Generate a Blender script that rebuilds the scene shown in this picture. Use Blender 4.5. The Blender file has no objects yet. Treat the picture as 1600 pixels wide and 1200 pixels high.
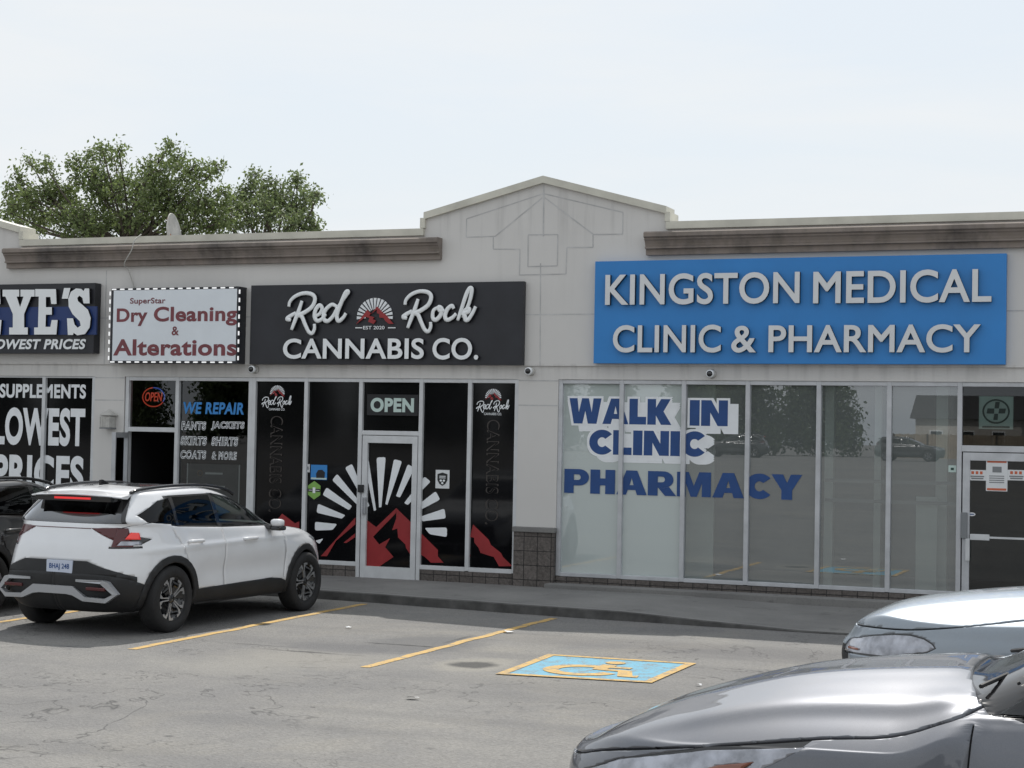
import bpy, bmesh, math, random
import numpy as np
from mathutils import Vector, Matrix, noise as mnoise
random.seed(7); rng = np.random.default_rng(11)
R = math.radians
SC = bpy.context.scene
COL = SC.collection

# ------------------------------------------------------------------ camera
F, YAW, PIT, ROL = 2711.0, R(21.371), R(1.686), R(1.093)
D, H = 22.6, 2.2
CAM = Vector((0, -D, H))
_f = Vector((-math.sin(YAW)*math.cos(PIT), math.cos(YAW)*math.cos(PIT), math.sin(PIT)))
_r = Vector((math.cos(YAW), math.sin(YAW), 0)); _u = _r.cross(_f)
RT = math.cos(ROL)*_r + math.sin(ROL)*_u
UP = -math.sin(ROL)*_r + math.cos(ROL)*_u
cam = bpy.data.cameras.new('camera'); cam.sensor_width = 36; cam.lens = F/1600*36
cam.clip_end = 2000; cam.clip_start = .1
co = bpy.data.objects.new('camera', cam); COL.objects.link(co)
M4 = Matrix((RT, UP, -_f)).transposed().to_4x4(); M4.translation = CAM
co.matrix_world = M4; SC.camera = co

# ------------------------------------------------------------------ sun, sky, exposure
SUNV = Vector((-.25, .72, 1.0)).normalized()
ELEV = math.asin(SUNV.z); AZ = math.atan2(SUNV.x, SUNV.y)
sun = bpy.data.lights.new('sun', 'SUN'); sun.energy = 3.2; sun.angle = R(.6); sun.color = (1, .96, .90)
so = bpy.data.objects.new('sun', sun); COL.objects.link(so)
so.rotation_euler = SUNV.to_track_quat('Z', 'Y').to_euler()
W = bpy.data.worlds.new('World'); SC.world = W; W.use_nodes = True
nt = W.node_tree; bg = nt.nodes['Background']; bg.inputs[1].default_value = .1
sky = nt.nodes.new('ShaderNodeTexSky'); sky.sky_type = 'NISHITA'; sky.sun_disc = False
sky.sun_elevation = ELEV; sky.sun_rotation = AZ; sky.air_density = 1.2; sky.dust_density = 2.5
tc = nt.nodes.new('ShaderNodeTexCoord')
mp = nt.nodes.new('ShaderNodeMapping'); mp.inputs['Scale'].default_value = (1.0, 1.0, 5.5)
mp.inputs['Rotation'].default_value = (.1, .25, .4)
nz = nt.nodes.new('ShaderNodeTexNoise'); nz.inputs['Scale'].default_value = 3.2; nz.inputs['Detail'].default_value = 6
nz.inputs['Roughness'].default_value = .55; nz.inputs['Distortion'].default_value = .4
rp = nt.nodes.new('ShaderNodeValToRGB')
rp.color_ramp.elements[0].position = .34; rp.color_ramp.elements[0].color = (.15,)*3+(1,)
rp.color_ramp.elements[1].position = .62; rp.color_ramp.elements[1].color = (.97,)*3+(1,)
mx = nt.nodes.new('ShaderNodeMixRGB'); mx.inputs[2].default_value = (6.9, 7.15, 7.35, 1)
L = nt.links.new
L(tc.outputs['Generated'], mp.inputs[0]); L(mp.outputs[0], nz.inputs[0]); L(nz.outputs[0], rp.inputs[0])
thin = nt.nodes.new('ShaderNodeMixRGB'); thin.inputs[0].default_value = .82; thin.inputs[2].default_value = (6.2, 6.75, 7.3, 1)
L(rp.outputs[0], mx.inputs[0]); L(sky.outputs[0], thin.inputs[1]); L(thin.outputs[0], mx.inputs[1]); L(mx.outputs[0], bg.inputs[0])
SC.view_settings.view_transform = 'Standard'; SC.view_settings.look = 'None'
SC.view_settings.exposure = .32; SC.view_settings.gamma = 1

# ------------------------------------------------------------------ helpers
def at(u, v, Y=0.0):
    """point on the plane y=Y seen at photo pixel (u,v) -> (x,z)"""
    d = RT*((u-800)/F) - UP*((v-600)/F) + _f
    t = (Y+D)/d.y
    return (d.x*t, H+d.z*t)

def tag(o, label=None, cat=None, group=None, kind=None):
    if label: o['label'] = label
    if cat: o['category'] = cat
    if group: o['group'] = group
    if kind: o['kind'] = kind
    return o

def empty(name, loc=(0, 0, 0), rz=0, label=None, cat=None, group=None):
    o = bpy.data.objects.new(name, None); COL.objects.link(o)
    o.location = loc; o.rotation_euler = (0, 0, rz); o.empty_display_size = .2
    return tag(o, label, cat, group)

def obj(name, bm, mat, parent=None, smooth=False, loc=None):
    me = bpy.data.meshes.new(name)
    if smooth:
        for f in bm.faces: f.smooth = True
    bm.to_mesh(me); bm.free()
    for m in (mat if isinstance(mat, (list, tuple)) else [mat]): me.materials.append(m)
    o = bpy.data.objects.new(name, me); COL.objects.link(o)
    if parent: o.parent = parent
    if loc: o.location = loc
    return o

def B(): return bmesh.new()

def box(bm, x0, x1, y0, y1, z0, z1, bev=0):
    vs = [bm.verts.new((x, y, z)) for z in (z0, z1) for y in (y0, y1) for x in (x0, x1)]
    fs = []
    for q in ((0, 2, 3, 1), (4, 5, 7, 6), (0, 1, 5, 4), (2, 6, 7, 3), (0, 4, 6, 2), (1, 3, 7, 5)):
        fs.append(bm.faces.new([vs[i] for i in q]))
    if bev:
        es = list({e for f in fs for e in f.edges})
        bmesh.ops.bevel(bm, geom=es, offset=bev, segments=2, profile=.5, affect='EDGES')
    return bm

def quad(bm, pts):
    return bm.faces.new([bm.verts.new(p) for p in pts])

def poly_xz(bm, pts, y, depth=0):
    """flat polygon in the xz plane facing -y, optional thickness toward +y"""
    f = bm.faces.new([bm.verts.new((x, y, z)) for x, z in pts])
    f.normal_update()
    if f.normal.y > 0: f.normal_flip()
    if depth:
        r = bmesh.ops.extrude_face_region(bm, geom=[f])
        vs = [e for e in r['geom'] if isinstance(e, bmesh.types.BMVert)]
        bmesh.ops.translate(bm, verts=vs, vec=(0, depth, 0))
        bmesh.ops.recalc_face_normals(bm, faces=bm.faces[:])
    bmesh.ops.triangulate(bm, faces=[g for g in bm.faces if len(g.verts) > 4])
    return bm

def tube(bm, pts, r, seg=8, sy=1.0, closed=False):
    """round bar along pts; r scalar or list; sy squashes it in y"""
    pts = [Vector(p) for p in pts]; n = len(pts); rings = []
    for i, p in enumerate(pts):
        a = pts[i-1] if (i > 0 or closed) else p
        b = pts[(i+1) % n] if (i < n-1 or closed) else p
        t = (b-a).normalized()
        s = t.cross(Vector((0, 1, 0)))
        if s.length < .05: s = t.cross(Vector((1, 0, 0)))
        s.normalize(); q = s.cross(t)
        rr = r[i] if isinstance(r, (list, tuple)) else r
        ring = []
        for k in range(seg):
            an = 2*math.pi*k/seg
            off = s*math.cos(an)*rr + q*math.sin(an)*rr
            off.y *= sy
            ring.append(bm.verts.new(p+off))
        rings.append(ring)
    m = n if closed else n-1
    for i in range(m):
        A, C = rings[i], rings[(i+1) % n]
        for k in range(seg):
            bm.faces.new((A[k], A[(k+1) % seg], C[(k+1) % seg], C[k]))
    if not closed:
        bm.faces.new(rings[0][::-1]); bm.faces.new(rings[-1])
    return bm

def lathe(bm, prof, seg=32, axis='z', c=(0, 0, 0)):
    """prof: list of (r,h)"""
    rings = []
    for r, h in prof:
        ring = []
        for k in range(seg):
            a = 2*math.pi*k/seg; p = (r*math.cos(a), r*math.sin(a), h)
            if axis == 'y': p = (p[0], p[2], p[1])
            if axis == 'x': p = (p[2], p[0], p[1])
            ring.append(bm.verts.new((p[0]+c[0], p[1]+c[1], p[2]+c[2])))
        rings.append(ring)
    for A, C in zip(rings, rings[1:]):
        for k in range(seg):
            bm.faces.new((A[k], A[(k+1) % seg], C[(k+1) % seg], C[k]))
    bmesh.ops.remove_doubles(bm, verts=bm.verts[:], dist=1e-5)
    bmesh.ops.recalc_face_normals(bm, faces=bm.faces[:])
    return bm

def spline(pts, n=8, closed=False):
    """Catmull-Rom through 2-D/3-D points"""
    P = [np.array(p, float) for p in pts]; m = len(P); out = []
    rngi = range(m) if closed else range(m-1)
    for i in rngi:
        p0 = P[(i-1) % m] if (closed or i > 0) else 2*P[0]-P[1]
        p1 = P[i]; p2 = P[(i+1) % m]
        p3 = P[(i+2) % m] if (closed or i < m-2) else 2*P[-1]-P[-2]
        for k in range(n):
            t = k/n
            out.append(.5*((2*p1)+(-p0+p2)*t+(2*p0-5*p1+4*p2-p3)*t*t+(-p0+3*p1-3*p2+p3)*t**3))
    if not closed: out.append(P[-1])
    return out

# ------------------------------------------------------------------ materials
def mat(name, base, rough=.6, metal=0, spec=.5, var=0, vscale=4, bump=0, bscale=60, coat=0, emit=None, estr=0, second=None, detail=5, coord='Object'):
    m = bpy.data.materials.new(name); m.use_nodes = True
    t = m.node_tree; p = t.nodes['Principled BSDF']
    p.inputs['Base Color'].default_value = (*base, 1); p.inputs['Roughness'].default_value = rough
    p.inputs['Metallic'].default_value = metal; p.inputs['Specular IOR Level'].default_value = spec
    if coat: p.inputs['Coat Weight'].default_value = coat; p.inputs['Coat Roughness'].default_value = .03
    if emit: p.inputs['Emission Color'].default_value = (*emit, 1); p.inputs['Emission Strength'].default_value = estr
    if var or bump:
        tc = t.nodes.new('ShaderNodeTexCoord')
    if var:
        n = t.nodes.new('ShaderNodeTexNoise'); n.inputs['Scale'].default_value = vscale; n.inputs['Detail'].default_value = detail
        n.inputs['Roughness'].default_value = .6
        t.links.new(tc.outputs[coord], n.inputs[0])
        r = t.nodes.new('ShaderNodeValToRGB')
        r.color_ramp.elements[0].position = .3; r.color_ramp.elements[1].position = .7
        a = second or tuple(c*(1-var) for c in base); b = tuple(min(1, c*(1+var*.6)) for c in base) if not second else base
        r.color_ramp.elements[0].color = (*a, 1); r.color_ramp.elements[1].color = (*b, 1)
        t.links.new(n.outputs[0], r.inputs[0]); t.links.new(r.outputs[0], p.inputs['Base Color'])
    if bump:
        n = t.nodes.new('ShaderNodeTexNoise'); n.inputs['Scale'].default_value = bscale; n.inputs['Detail'].default_value = 4
        t.links.new(tc.outputs[coord], n.inputs[0])
        bp = t.nodes.new('ShaderNodeBump'); bp.inputs['Strength'].default_value = bump; bp.inputs['Distance'].default_value = .01
        t.links.new(n.outputs[0], bp.inputs['Height']); t.links.new(bp.outputs[0], p.inputs['Normal'])
    return m

class G:
    """tiny node-graph helper"""
    def __init__(s, m): s.t = m.node_tree
    def n(s, typ, **kw):
        x = s.t.nodes.new(typ)
        for k, v in kw.items():
            if k.startswith('i'): x.inputs[int(k[1:])].default_value = v
            else: setattr(x, k, v)
        return x
    def l(s, a, b): s.t.links.new(a, b)
    def math(s, op, a, b=None, c=None):
        x = s.n('ShaderNodeMath', operation=op)
        for i, v in enumerate((a, b, c)):
            if v is None: continue
            if isinstance(v, (int, float)): x.inputs[i].default_value = v
            else: s.l(v, x.inputs[i])
        return x.outputs[0]
    def ramp(s, f, stops):
        r = s.n('ShaderNodeValToRGB'); e = r.color_ramp.elements
        while len(e) < len(stops): e.new(.5)
        for k, (p, c) in zip(e, stops):
            k.position = p; k.color = (c, c, c, 1) if isinstance(c, (int, float)) else (*c, 1)
        s.l(f, r.inputs[0]); return r.outputs[0]
    def noise(s, vec, scale, detail=4, rough=.55, dist=0, dim='3D'):
        x = s.n('ShaderNodeTexNoise'); x.inputs['Scale'].default_value = scale; x.inputs['Detail'].default_value = detail
        x.inputs['Roughness'].default_value = rough; x.inputs['Distortion'].default_value = dist
        s.l(vec, x.inputs['Vector']); return x.outputs[0]
    def mix(s, fac, a, b, blend='MIX'):
        x = s.n('ShaderNodeMixRGB', blend_type=blend)
        for i, v in enumerate((fac, a, b)):
            if isinstance(v, (int, float)): x.inputs[i].default_value = v if i == 0 else (v, v, v, 1)
            elif isinstance(v, tuple): x.inputs[i].default_value = (*v, 1)
            else: s.l(v, x.inputs[i])
        return x.outputs[0]

def glass(name, tint=(.9, .95, .93), refl=1.0, rough=0.0, dark=None, milky=0):
    m = bpy.data.materials.new(name); m.use_nodes = True; g = G(m); t = m.node_tree
    t.nodes.remove(t.nodes['Principled BSDF']); out = t.nodes['Material Output']
    fr = g.n('ShaderNodeFresnel'); fr.inputs[0].default_value = 1.5
    fac = g.math('MINIMUM', g.math('MULTIPLY', fr.outputs[0], refl), 1.0)
    gl = g.n('ShaderNodeBsdfGlossy'); gl.inputs['Roughness'].default_value = rough
    gl.inputs['Color'].default_value = (.95, .97, 1, 1)
    tr = g.n('ShaderNodeBsdfTransparent'); tr.inputs[0].default_value = (*tint, 1)
    base = tr.outputs[0]
    if milky:
        df = g.n('ShaderNodeBsdfDiffuse'); df.inputs[0].default_value = (.78, .86, .84, 1)
        ms = g.n('ShaderNodeMixShader'); ms.inputs[0].default_value = milky
        g.l(tr.outputs[0], ms.inputs[1]); g.l(df.outputs[0], ms.inputs[2]); base = ms.outputs[0]
    mxs = g.n('ShaderNodeMixShader'); g.l(fac, mxs.inputs[0]); g.l(base, mxs.inputs[1]); g.l(gl.outputs[0], mxs.inputs[2])
    g.l(mxs.outputs[0], out.inputs[0]); return m

MT = {}
def stucco():
    m = bpy.data.materials.new('stucco'); m.use_nodes = True; g = G(m); p = m.node_tree.nodes['Principled BSDF']
    tc = g.n('ShaderNodeTexCoord'); v = tc.outputs['Object']
    sp = g.n('ShaderNodeSeparateXYZ'); g.l(v, sp.inputs[0]); z = sp.outputs[2]
    big = g.noise(v, .55, 5)
    mpn = g.n('ShaderNodeMapping'); mpn.inputs['Scale'].default_value = (3.5, 1, .22); g.l(v, mpn.inputs[0])
    streak = g.noise(mpn.outputs[0], 1.6, 5, .65)
    col = g.mix(g.ramp(big, [(.3, 0), (.75, 1)]), (.60, .583, .562), (.665, .648, .625))
    # grime streaks that start under the parapet and ledge lines
    def band(z0, z1):
        mr = g.n('ShaderNodeMapRange', clamp=True); mr.inputs[1].default_value = z0; mr.inputs[2].default_value = z1
        g.l(z, mr.inputs[0]); return mr.outputs[0]
    up = band(4.75, 5.2); low = band(2.9, 3.2)
    m1 = g.math('MULTIPLY', g.ramp(streak, [(.50, 0), (.72, 1)]), up)
    m2 = g.math('MULTIPLY', g.ramp(streak, [(.48, 0), (.70, .8)]), g.math('MULTIPLY', low, g.math('LESS_THAN', z, 3.2)))
    col = g.mix(g.math('MULTIPLY', g.math('MAXIMUM', g.math('MULTIPLY', m1, .55), m2), .38), col, (.16, .155, .15))
    col = g.mix(g.math('MULTIPLY', g.ramp(streak, [(.55, 0), (.8, 1)]), .10), col, (.30, .30, .30))
    g.l(col, p.inputs['Base Color']); p.inputs['Roughness'].default_value = .9
    fine = g.noise(v, 90, 3)
    bp = g.n('ShaderNodeBump'); bp.inputs['Strength'].default_value = .25; bp.inputs['Distance'].default_value = .006
    g.l(fine, bp.inputs['Height']); g.l(bp.outputs[0], p.inputs['Normal'])
    return m

def asphalt():
    m = bpy.data.materials.new('asphalt'); m.use_nodes = True; g = G(m); p = m.node_tree.nodes['Principled BSDF']
    tc = g.n('ShaderNodeTexCoord'); v = tc.outputs['Object']
    big = g.noise(v, .22, 6, .6, .3); mid = g.noise(v, 1.1, 6, .6); fine = g.noise(v, 28, 5, .7)
    vo = g.n('ShaderNodeTexVoronoi'); vo.inputs['Scale'].default_value = 55; g.l(v, vo.inputs['Vector'])
    col = g.mix(g.ramp(big, [(.32, 0), (.68, 1)]), (.20, .196, .19), (.255, .247, .232))
    col = g.mix(g.math('MULTIPLY', g.ramp(mid, [(.40, 1), (.60, 0)]), .35), col, (.15, .15, .155))
    dust = g.noise(v, .5, 7, .65, .8)
    col = g.mix(g.math('MULTIPLY', g.ramp(dust, [(.52, 0), (.66, 1)]), .5), col, (.27, .255, .225))
    stone = g.ramp(vo.outputs['Color'], [(0, .84), (1, 1.13)])
    col = g.mix(1.0, col, stone, 'MULTIPLY')
    col = g.mix(g.math('MULTIPLY', g.ramp(fine, [(.30, 1), (.48, 0)]), .35), col, (.075, .075, .08))
    drip = g.n('ShaderNodeTexVoronoi'); drip.inputs['Scale'].default_value = 1.7; g.l(v, drip.inputs['Vector'])
    dd = g.math('ADD', drip.outputs['Distance'], g.math('MULTIPLY', g.math('SUBTRACT', g.noise(v, 9, 4, .7), .5), .12))
    col = g.mix(g.math('MULTIPLY', g.ramp(dd, [(.03, 1), (.085, 0)]), g.math('MULTIPLY', g.ramp(drip.outputs['Color'], [(.35, 0), (.7, 1)]), .7)), col, (.075, .075, .077))
    # long tyre-polished lanes across the aisle
    mpt = g.n('ShaderNodeMapping'); mpt.inputs['Scale'].default_value = (.12, 1.3, 1); g.l(v, mpt.inputs[0])
    col = g.mix(g.math('MULTIPLY', g.ramp(g.noise(mpt.outputs[0], 1.0, 4, .5), [(.48, 0), (.62, 1)]), .28), col, (.135, .134, .135))
    # cracks: zero lines of a warped noise, only in some areas
    w1 = g.noise(v, .42, 5, .65, .5)
    cr = g.math('ABSOLUTE', g.math('SUBTRACT', w1, .5))
    line = g.ramp(cr, [(.0, 1), (.006, 0)])
    area = g.ramp(g.noise(v, .16, 3), [(.42, 0), (.52, 1)])
    col = g.mix(g.math('MULTIPLY', g.math('MULTIPLY', line, area), .75), col, (.055, .055, .055))
    # potholes, broken edges, cracks, dark and pale patches with shapes of their own
    def blob(cx, cy, rx, ry, inner, outer, colr, k, wob=.35):
        mpn = g.n('ShaderNodeMapping'); mpn.inputs['Location'].default_value = (-cx/rx, -cy/ry, 0); mpn.inputs['Scale'].default_value = (1/rx, 1/ry, 1)
        g.l(v, mpn.inputs[0]); ln = g.n('ShaderNodeVectorMath', operation='LENGTH'); g.l(mpn.outputs[0], ln.inputs[0])
        d = g.math('ADD', ln.outputs['Value'], g.math('MULTIPLY', g.math('SUBTRACT', g.noise(v, 5, 5, .7), .5), wob*2))
        return g.mix(g.math('MULTIPLY', g.ramp(d, [(inner, 1), (outer, 0)]), k), cur[0], colr)
    cur = [col]
    for a in ((-6.36, -7.2, .42, .62, .7, 1.05, (.30, .285, .25), .6), (-6.36, -7.22, .30, .30, .55, .95, (.06, .06, .06), .85),
              (-7.45, -5.9, .75, 1.0, .55, 1.0, (.13, .13, .132), .7), (-7.9, -7.6, 1.3, .8, .3, 1.0, (.29, .275, .245), .55),
              (-8.3, -8.4, 1.0, .9, .2, 1.0, (.28, .27, .245), .5), (-8.0, -6.7, .95, .5, .5, .9, (.125, .125, .13), .6),
              (-10.6, -5.2, .8, 2.2, .2, 1.1, (.10, .10, .10), .5), (-5.2, -4.2, 2.6, .5, .2, 1.1, (.27, .265, .25), .4),
              (-4.6, -4.9, 3.0, .8, .2, 1.1, (.135, .13, .13), .35), (-13.3, -5.5, .7, 2, .2, 1.1, (.10, .10, .10), .5), (-7.62, -6.15, .55, .05, .3, 1.0, (.05, .05, .05), .9, 1.0), (-8.15, -7.15, .6, .06, .2, 1.0, (.06, .06, .06), .8, 1.0), (-8.9, -6.9, .5, .045, .2, 1.0, (.06, .06, .06), .7, 1.0), (-7.3, -5.35, .04, .45, .2, 1.0, (.06, .06, .06), .7, .8)):
        cur[0] = blob(*a)
    col = cur[0]
    g.l(col, p.inputs['Base Color']); p.inputs['Roughness'].default_value = .92; p.inputs['Specular IOR Level'].default_value = .3
    bp = g.n('ShaderNodeBump'); bp.inputs['Strength'].default_value = .8; bp.inputs['Distance'].default_value = .012
    g.l(g.math('ADD', vo.outputs['Distance'], fine), bp.inputs['Height']); g.l(bp.outputs[0], p.inputs['Normal'])
    return m

def worn_paint(name, c, wear=.45):
    m = bpy.data.materials.new(name); m.use_nodes = True; g = G(m); p = m.node_tree.nodes['Principled BSDF']
    tc = g.n('ShaderNodeTexCoord'); v = tc.outputs['Object']
    a = g.noise(v, 7, 6, .7); b = g.noise(v, 45, 4, .7)
    k = g.math('ADD', g.math('MULTIPLY', a, .6), g.math('MULTIPLY', b, .4))
    col = g.mix(g.ramp(k, [(wear-.07, 1), (wear+.03, 0)]), c, (.17, .165, .155))
    col = g.mix(g.math('MULTIPLY', g.ramp(g.noise(v, 1.7, 4), [(.35, 1), (.65, 0)]), .3), col, tuple(x*.6+.06 for x in c))
    g.l(col, p.inputs['Base Color']); p.inputs['Roughness'].default_value = .8
    return m

def concrete():
    m = bpy.data.materials.new('concrete'); m.use_nodes = True; g = G(m); p = m.node_tree.nodes['Principled BSDF']
    tc = g.n('ShaderNodeTexCoord'); v = tc.outputs['Object']
    a = g.noise(v, .7, 6, .65); b = g.noise(v, 60, 3, .7); s = g.noise(v, 2.3, 5, .7, .4)
    col = g.mix(g.ramp(a, [(.3, 0), (.7, 1)]), (.155, .152, .148), (.24, .235, .225))
    col = g.mix(g.math('MULTIPLY', g.ramp(b, [(.35, 1), (.5, 0)]), .35), col, (.10, .10, .10))
    col = g.mix(g.math('MULTIPLY', g.ramp(s, [(.62, 0), (.68, 1)]), .45), col, (.09, .088, .085))
    g.l(col, p.inputs['Base Color']); p.inputs['Roughness'].default_value = .9
    return m

def cornice_mat():
    m = bpy.data.materials.new('cornice_stucco'); m.use_nodes = True; g = G(m); p = m.node_tree.nodes['Principled BSDF']
    tc = g.n('ShaderNodeTexCoord'); v = tc.outputs['Object']
    mpn = g.n('ShaderNodeMapping'); mpn.inputs['Scale'].default_value = (1, 1, .5); g.l(v, mpn.inputs[0])
    a = g.noise(mpn.outputs[0], 1.3, 6, .65); b = g.noise(v, 8, 4)
    col = g.mix(g.ramp(a, [(.44, 0), (.68, 1)]), (.245, .208, .18), (.082, .073, .066))
    col = g.mix(g.math('MULTIPLY', g.ramp(b, [(.4, 0), (.7, 1)]), .3), col, (.30, .26, .25))
    g.l(col, p.inputs['Base Color']); p.inputs['Roughness'].default_value = .9
    return m

def brick_mat():
    m = bpy.data.materials.new('split_block'); m.use_nodes = True; g = G(m); p = m.node_tree.nodes['Principled BSDF']
    tc = g.n('ShaderNodeTexCoord'); sp = g.n('ShaderNodeSeparateXYZ'); g.l(tc.outputs['Object'], sp.inputs[0])
    cb = g.n('ShaderNodeCombineXYZ'); g.l(sp.outputs[0], cb.inputs[0]); g.l(sp.outputs[2], cb.inputs[1])
    br = g.n('ShaderNodeTexBrick'); br.inputs['Scale'].default_value = 1; br.offset = 0
    br.inputs['Brick Width'].default_value = .2; br.inputs['Row Height'].default_value = .2; br.inputs['Mortar Size'].default_value = .006
    br.inputs['Color1'].default_value = (.105, .092, .084, 1); br.inputs['Color2'].default_value = (.145, .128, .118, 1); br.inputs['Mortar'].default_value = (.028, .026, .025, 1)
    g.l(cb.outputs[0], br.inputs['Vector'])
    n = g.noise(tc.outputs['Object'], 26, 5, .7)
    col = g.mix(1, br.outputs[0], g.ramp(n, [(.3, .6), (.7, 1.35)]), 'MULTIPLY')
    g.l(col, p.inputs['Base Color']); p.inputs['Roughness'].default_value = .95
    bp = g.n('ShaderNodeBump'); bp.inputs['Strength'].default_value = .9; bp.inputs['Distance'].default_value = .02
    g.l(n, bp.inputs['Height']); g.l(bp.outputs[0], p.inputs['Normal'])
    return m

def leaf_mat(name, a, b):
    m = bpy.data.materials.new(name); m.use_nodes = True; g = G(m); t = m.node_tree; p = t.nodes['Principled BSDF']
    geo = g.n('ShaderNodeNewGeometry')
    col = g.ramp(geo.outputs['Random Per Island'], [(0, a), (.6, b), (1, tuple(x*1.5 for x in b))])
    g.l(col, p.inputs['Base Color']); p.inputs['Roughness'].default_value = .55
    tl = g.n('ShaderNodeBsdfTranslucent'); g.l(g.mix(.5, col, (.16, .22, .05)), tl.inputs[0])
    ms = g.n('ShaderNodeMixShader'); ms.inputs[0].default_value = .38
    g.l(p.outputs[0], ms.inputs[1]); g.l(tl.outputs[0], ms.inputs[2]); g.l(ms.outputs[0], t.nodes['Material Output'].inputs[0])
    return m

def paint(name, base, metal=.0, rough=.35, flake=False, inner=(.02, .02, .022)):
    """car paint: clear-coated outside, dark trim on the inside of the shell"""
    m = bpy.data.materials.new(name); m.use_nodes = True; g = G(m); p = m.node_tree.nodes['Principled BSDF']
    geo = g.n('ShaderNodeNewGeometry'); bf = geo.outputs['Backfacing']
    tc = g.n('ShaderNodeTexCoord')
    d = g.noise(tc.outputs['Object'], 3.0, 5, .6)
    base2 = g.mix(g.math('MULTIPLY', g.ramp(d, [(.4, 0), (.8, 1)]), .10), base, (.32, .30, .27))
    if flake:
        fl = g.n('ShaderNodeTexVoronoi'); fl.inputs['Scale'].default_value = 900; g.l(tc.outputs['Object'], fl.inputs[0])
        base2 = g.mix(1, base2, g.ramp(fl.outputs['Color'], [(0, .8), (1, 1.2)]), 'MULTIPLY')
    g.l(g.mix(bf, base2, inner), p.inputs['Base Color'])
    g.l(g.math('MULTIPLY', g.math('SUBTRACT', 1.0, bf), metal), p.inputs['Metallic'])
    g.l(g.math('SUBTRACT', 1.0, bf), p.inputs['Coat Weight']); p.inputs['Coat Roughness'].default_value = .025
    p.inputs['Roughness'].default_value = rough
    return m

M = MT
M['stucco'] = stucco(); M['asphalt'] = asphalt(); M['concrete'] = concrete(); M['cornice'] = cornice_mat(); M['block'] = brick_mat()
M['joint'] = mat('stucco_joint', (.51, .505, .50), .9, var=.3, vscale=3)
M['coping'] = mat('cream_flashing', (.60, .58, .50), .45, var=.18, vscale=2)
M['alum'] = mat('aluminium_frame', (.52, .53, .55), .42, metal=.25, var=.15, vscale=5)
M['alum2'] = mat('pale_frame', (.60, .61, .62), .5, var=.12, vscale=4)
M['blackfilm'] = mat('black_window_film', (.006, .006, .007), .06, spec=.28, var=.3, vscale=2)
M['blackpanel'] = mat('black_sign_panel', (.017, .018, .024), .45, var=.25, vscale=3)
M['bluepanel'] = mat('blue_sign_panel', (.024, .215, .57), .4, var=.08, vscale=1.2)
M['white'] = mat('white_acrylic', (.82, .84, .85), .4, var=.04, vscale=3)
M['lettergrey'] = mat('pale_letter_face', (.68, .69, .70), .4, var=.05, vscale=3)
M['return'] = mat('letter_return', (.008, .008, .010), .5)
M['bluereturn'] = mat('letter_return_dark_blue', (.02, .035, .06), .5)
M['vinylwhite'] = mat('white_vinyl', (.80, .82, .84), .5, var=.06, vscale=6)
M['vinylred'] = mat('red_vinyl', (.30, .022, .025), .45, var=.15, vscale=5)
M['vinylblue'] = mat('blue_vinyl', (.012, .062, .22), .5, var=.12, vscale=5)
M['signblue'] = mat('sky_blue_vinyl', (.03, .22, .56), .5)
M['ghost'] = mat('faded_brown_vinyl', (.038, .030, .026), .4)
M['maroon'] = mat('maroon_letter', (.19, .045, .055), .5, var=.2, vscale=5)
M['lightbox'] = mat('lightbox_face', (.72, .76, .80), .35, var=.05, vscale=2)
M['navy'] = mat('navy_panel', (.010, .035, .15), .4)
M['led'] = mat('led_strip_white', (.85, .85, .85), .4, emit=(1, 1, 1), estr=.35)
M['neonred'] = mat('neon_red', (.5, .06, .04), .3, emit=(1, .12, .06), estr=.25)
M['neonblue'] = mat('neon_blue', (.05, .08, .3), .3, emit=(.1, .2, .9), estr=.25)
M['green'] = mat('green_sticker', (.22, .42, .09), .5)
M['dkgreen'] = mat('dark_green_print', (.02, .06, .05), .5)
M['palegreen'] = mat('pale_green_card', (.50, .62, .58), .5)
M['paper'] = mat('paper', (.70, .71, .72), .7, var=.05, vscale=9)
M['tan'] = mat('poster_tan', (.33, .22, .13), .6)
M['orange'] = mat('orange_print', (.55, .12, .05), .6)
M['greytext'] = mat('grey_print', (.20, .21, .22), .6)
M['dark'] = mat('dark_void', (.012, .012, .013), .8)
M['interior'] = mat('interior_wall', (.20, .20, .20), .9, var=.2, vscale=1)
M['interiorfloor'] = mat('interior_floor', (.17, .16, .15), .5, var=.2, vscale=2)
M['partition'] = mat('pale_partition', (.56, .60, .59), .7, var=.06, vscale=1.5)
M['rubber'] = mat('tyre_rubber', (.018, .018, .019), .85, var=.3, vscale=9, bump=.3, bscale=80)
M['trim'] = mat('black_plastic_trim', (.013, .0135, .015), .6, var=.3, vscale=6, bump=.15, bscale=200)
M['gloss'] = mat('gloss_black', (.006, .006, .007), .12, coat=.6)
M['satin'] = mat('satin_silver', (.40, .41, .43), .38, metal=.6)
M['chrome'] = mat('chrome', (.75, .76, .78), .1, metal=1)
M['machined'] = mat('machined_alloy', (.62, .62, .63), .28, metal=.9)
M['tail'] = mat('tail_lamp_red', (.07, .004, .006), .25, coat=.4)
M['taillit'] = mat('tail_lamp_lit', (.5, .02, .015), .15, coat=1, emit=(1, .04, .02), estr=.22)
M['brake'] = mat('brake_light', (.5, .02, .015), .15, emit=(1, .05, .06), estr=.4)
M['lampgrey'] = mat('lamp_lens_grey', (.36, .37, .41), .16, metal=.5, coat=1, var=.5, vscale=9)
M['amber'] = mat('amber_lens', (.20, .055, .025), .12, coat=1)
M['cabin'] = mat('cabin_trim', (.035, .034, .034), .7, var=.3, vscale=5)
M['rearglass'] = glass('rear_car_glass', (.07, .075, .075), 3.2)
M['carglass'] = glass('car_glass', (.42, .48, .45), 1.25)
M['tinted'] = glass('tinted_car_glass', (.07, .075, .075), .55)
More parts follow.
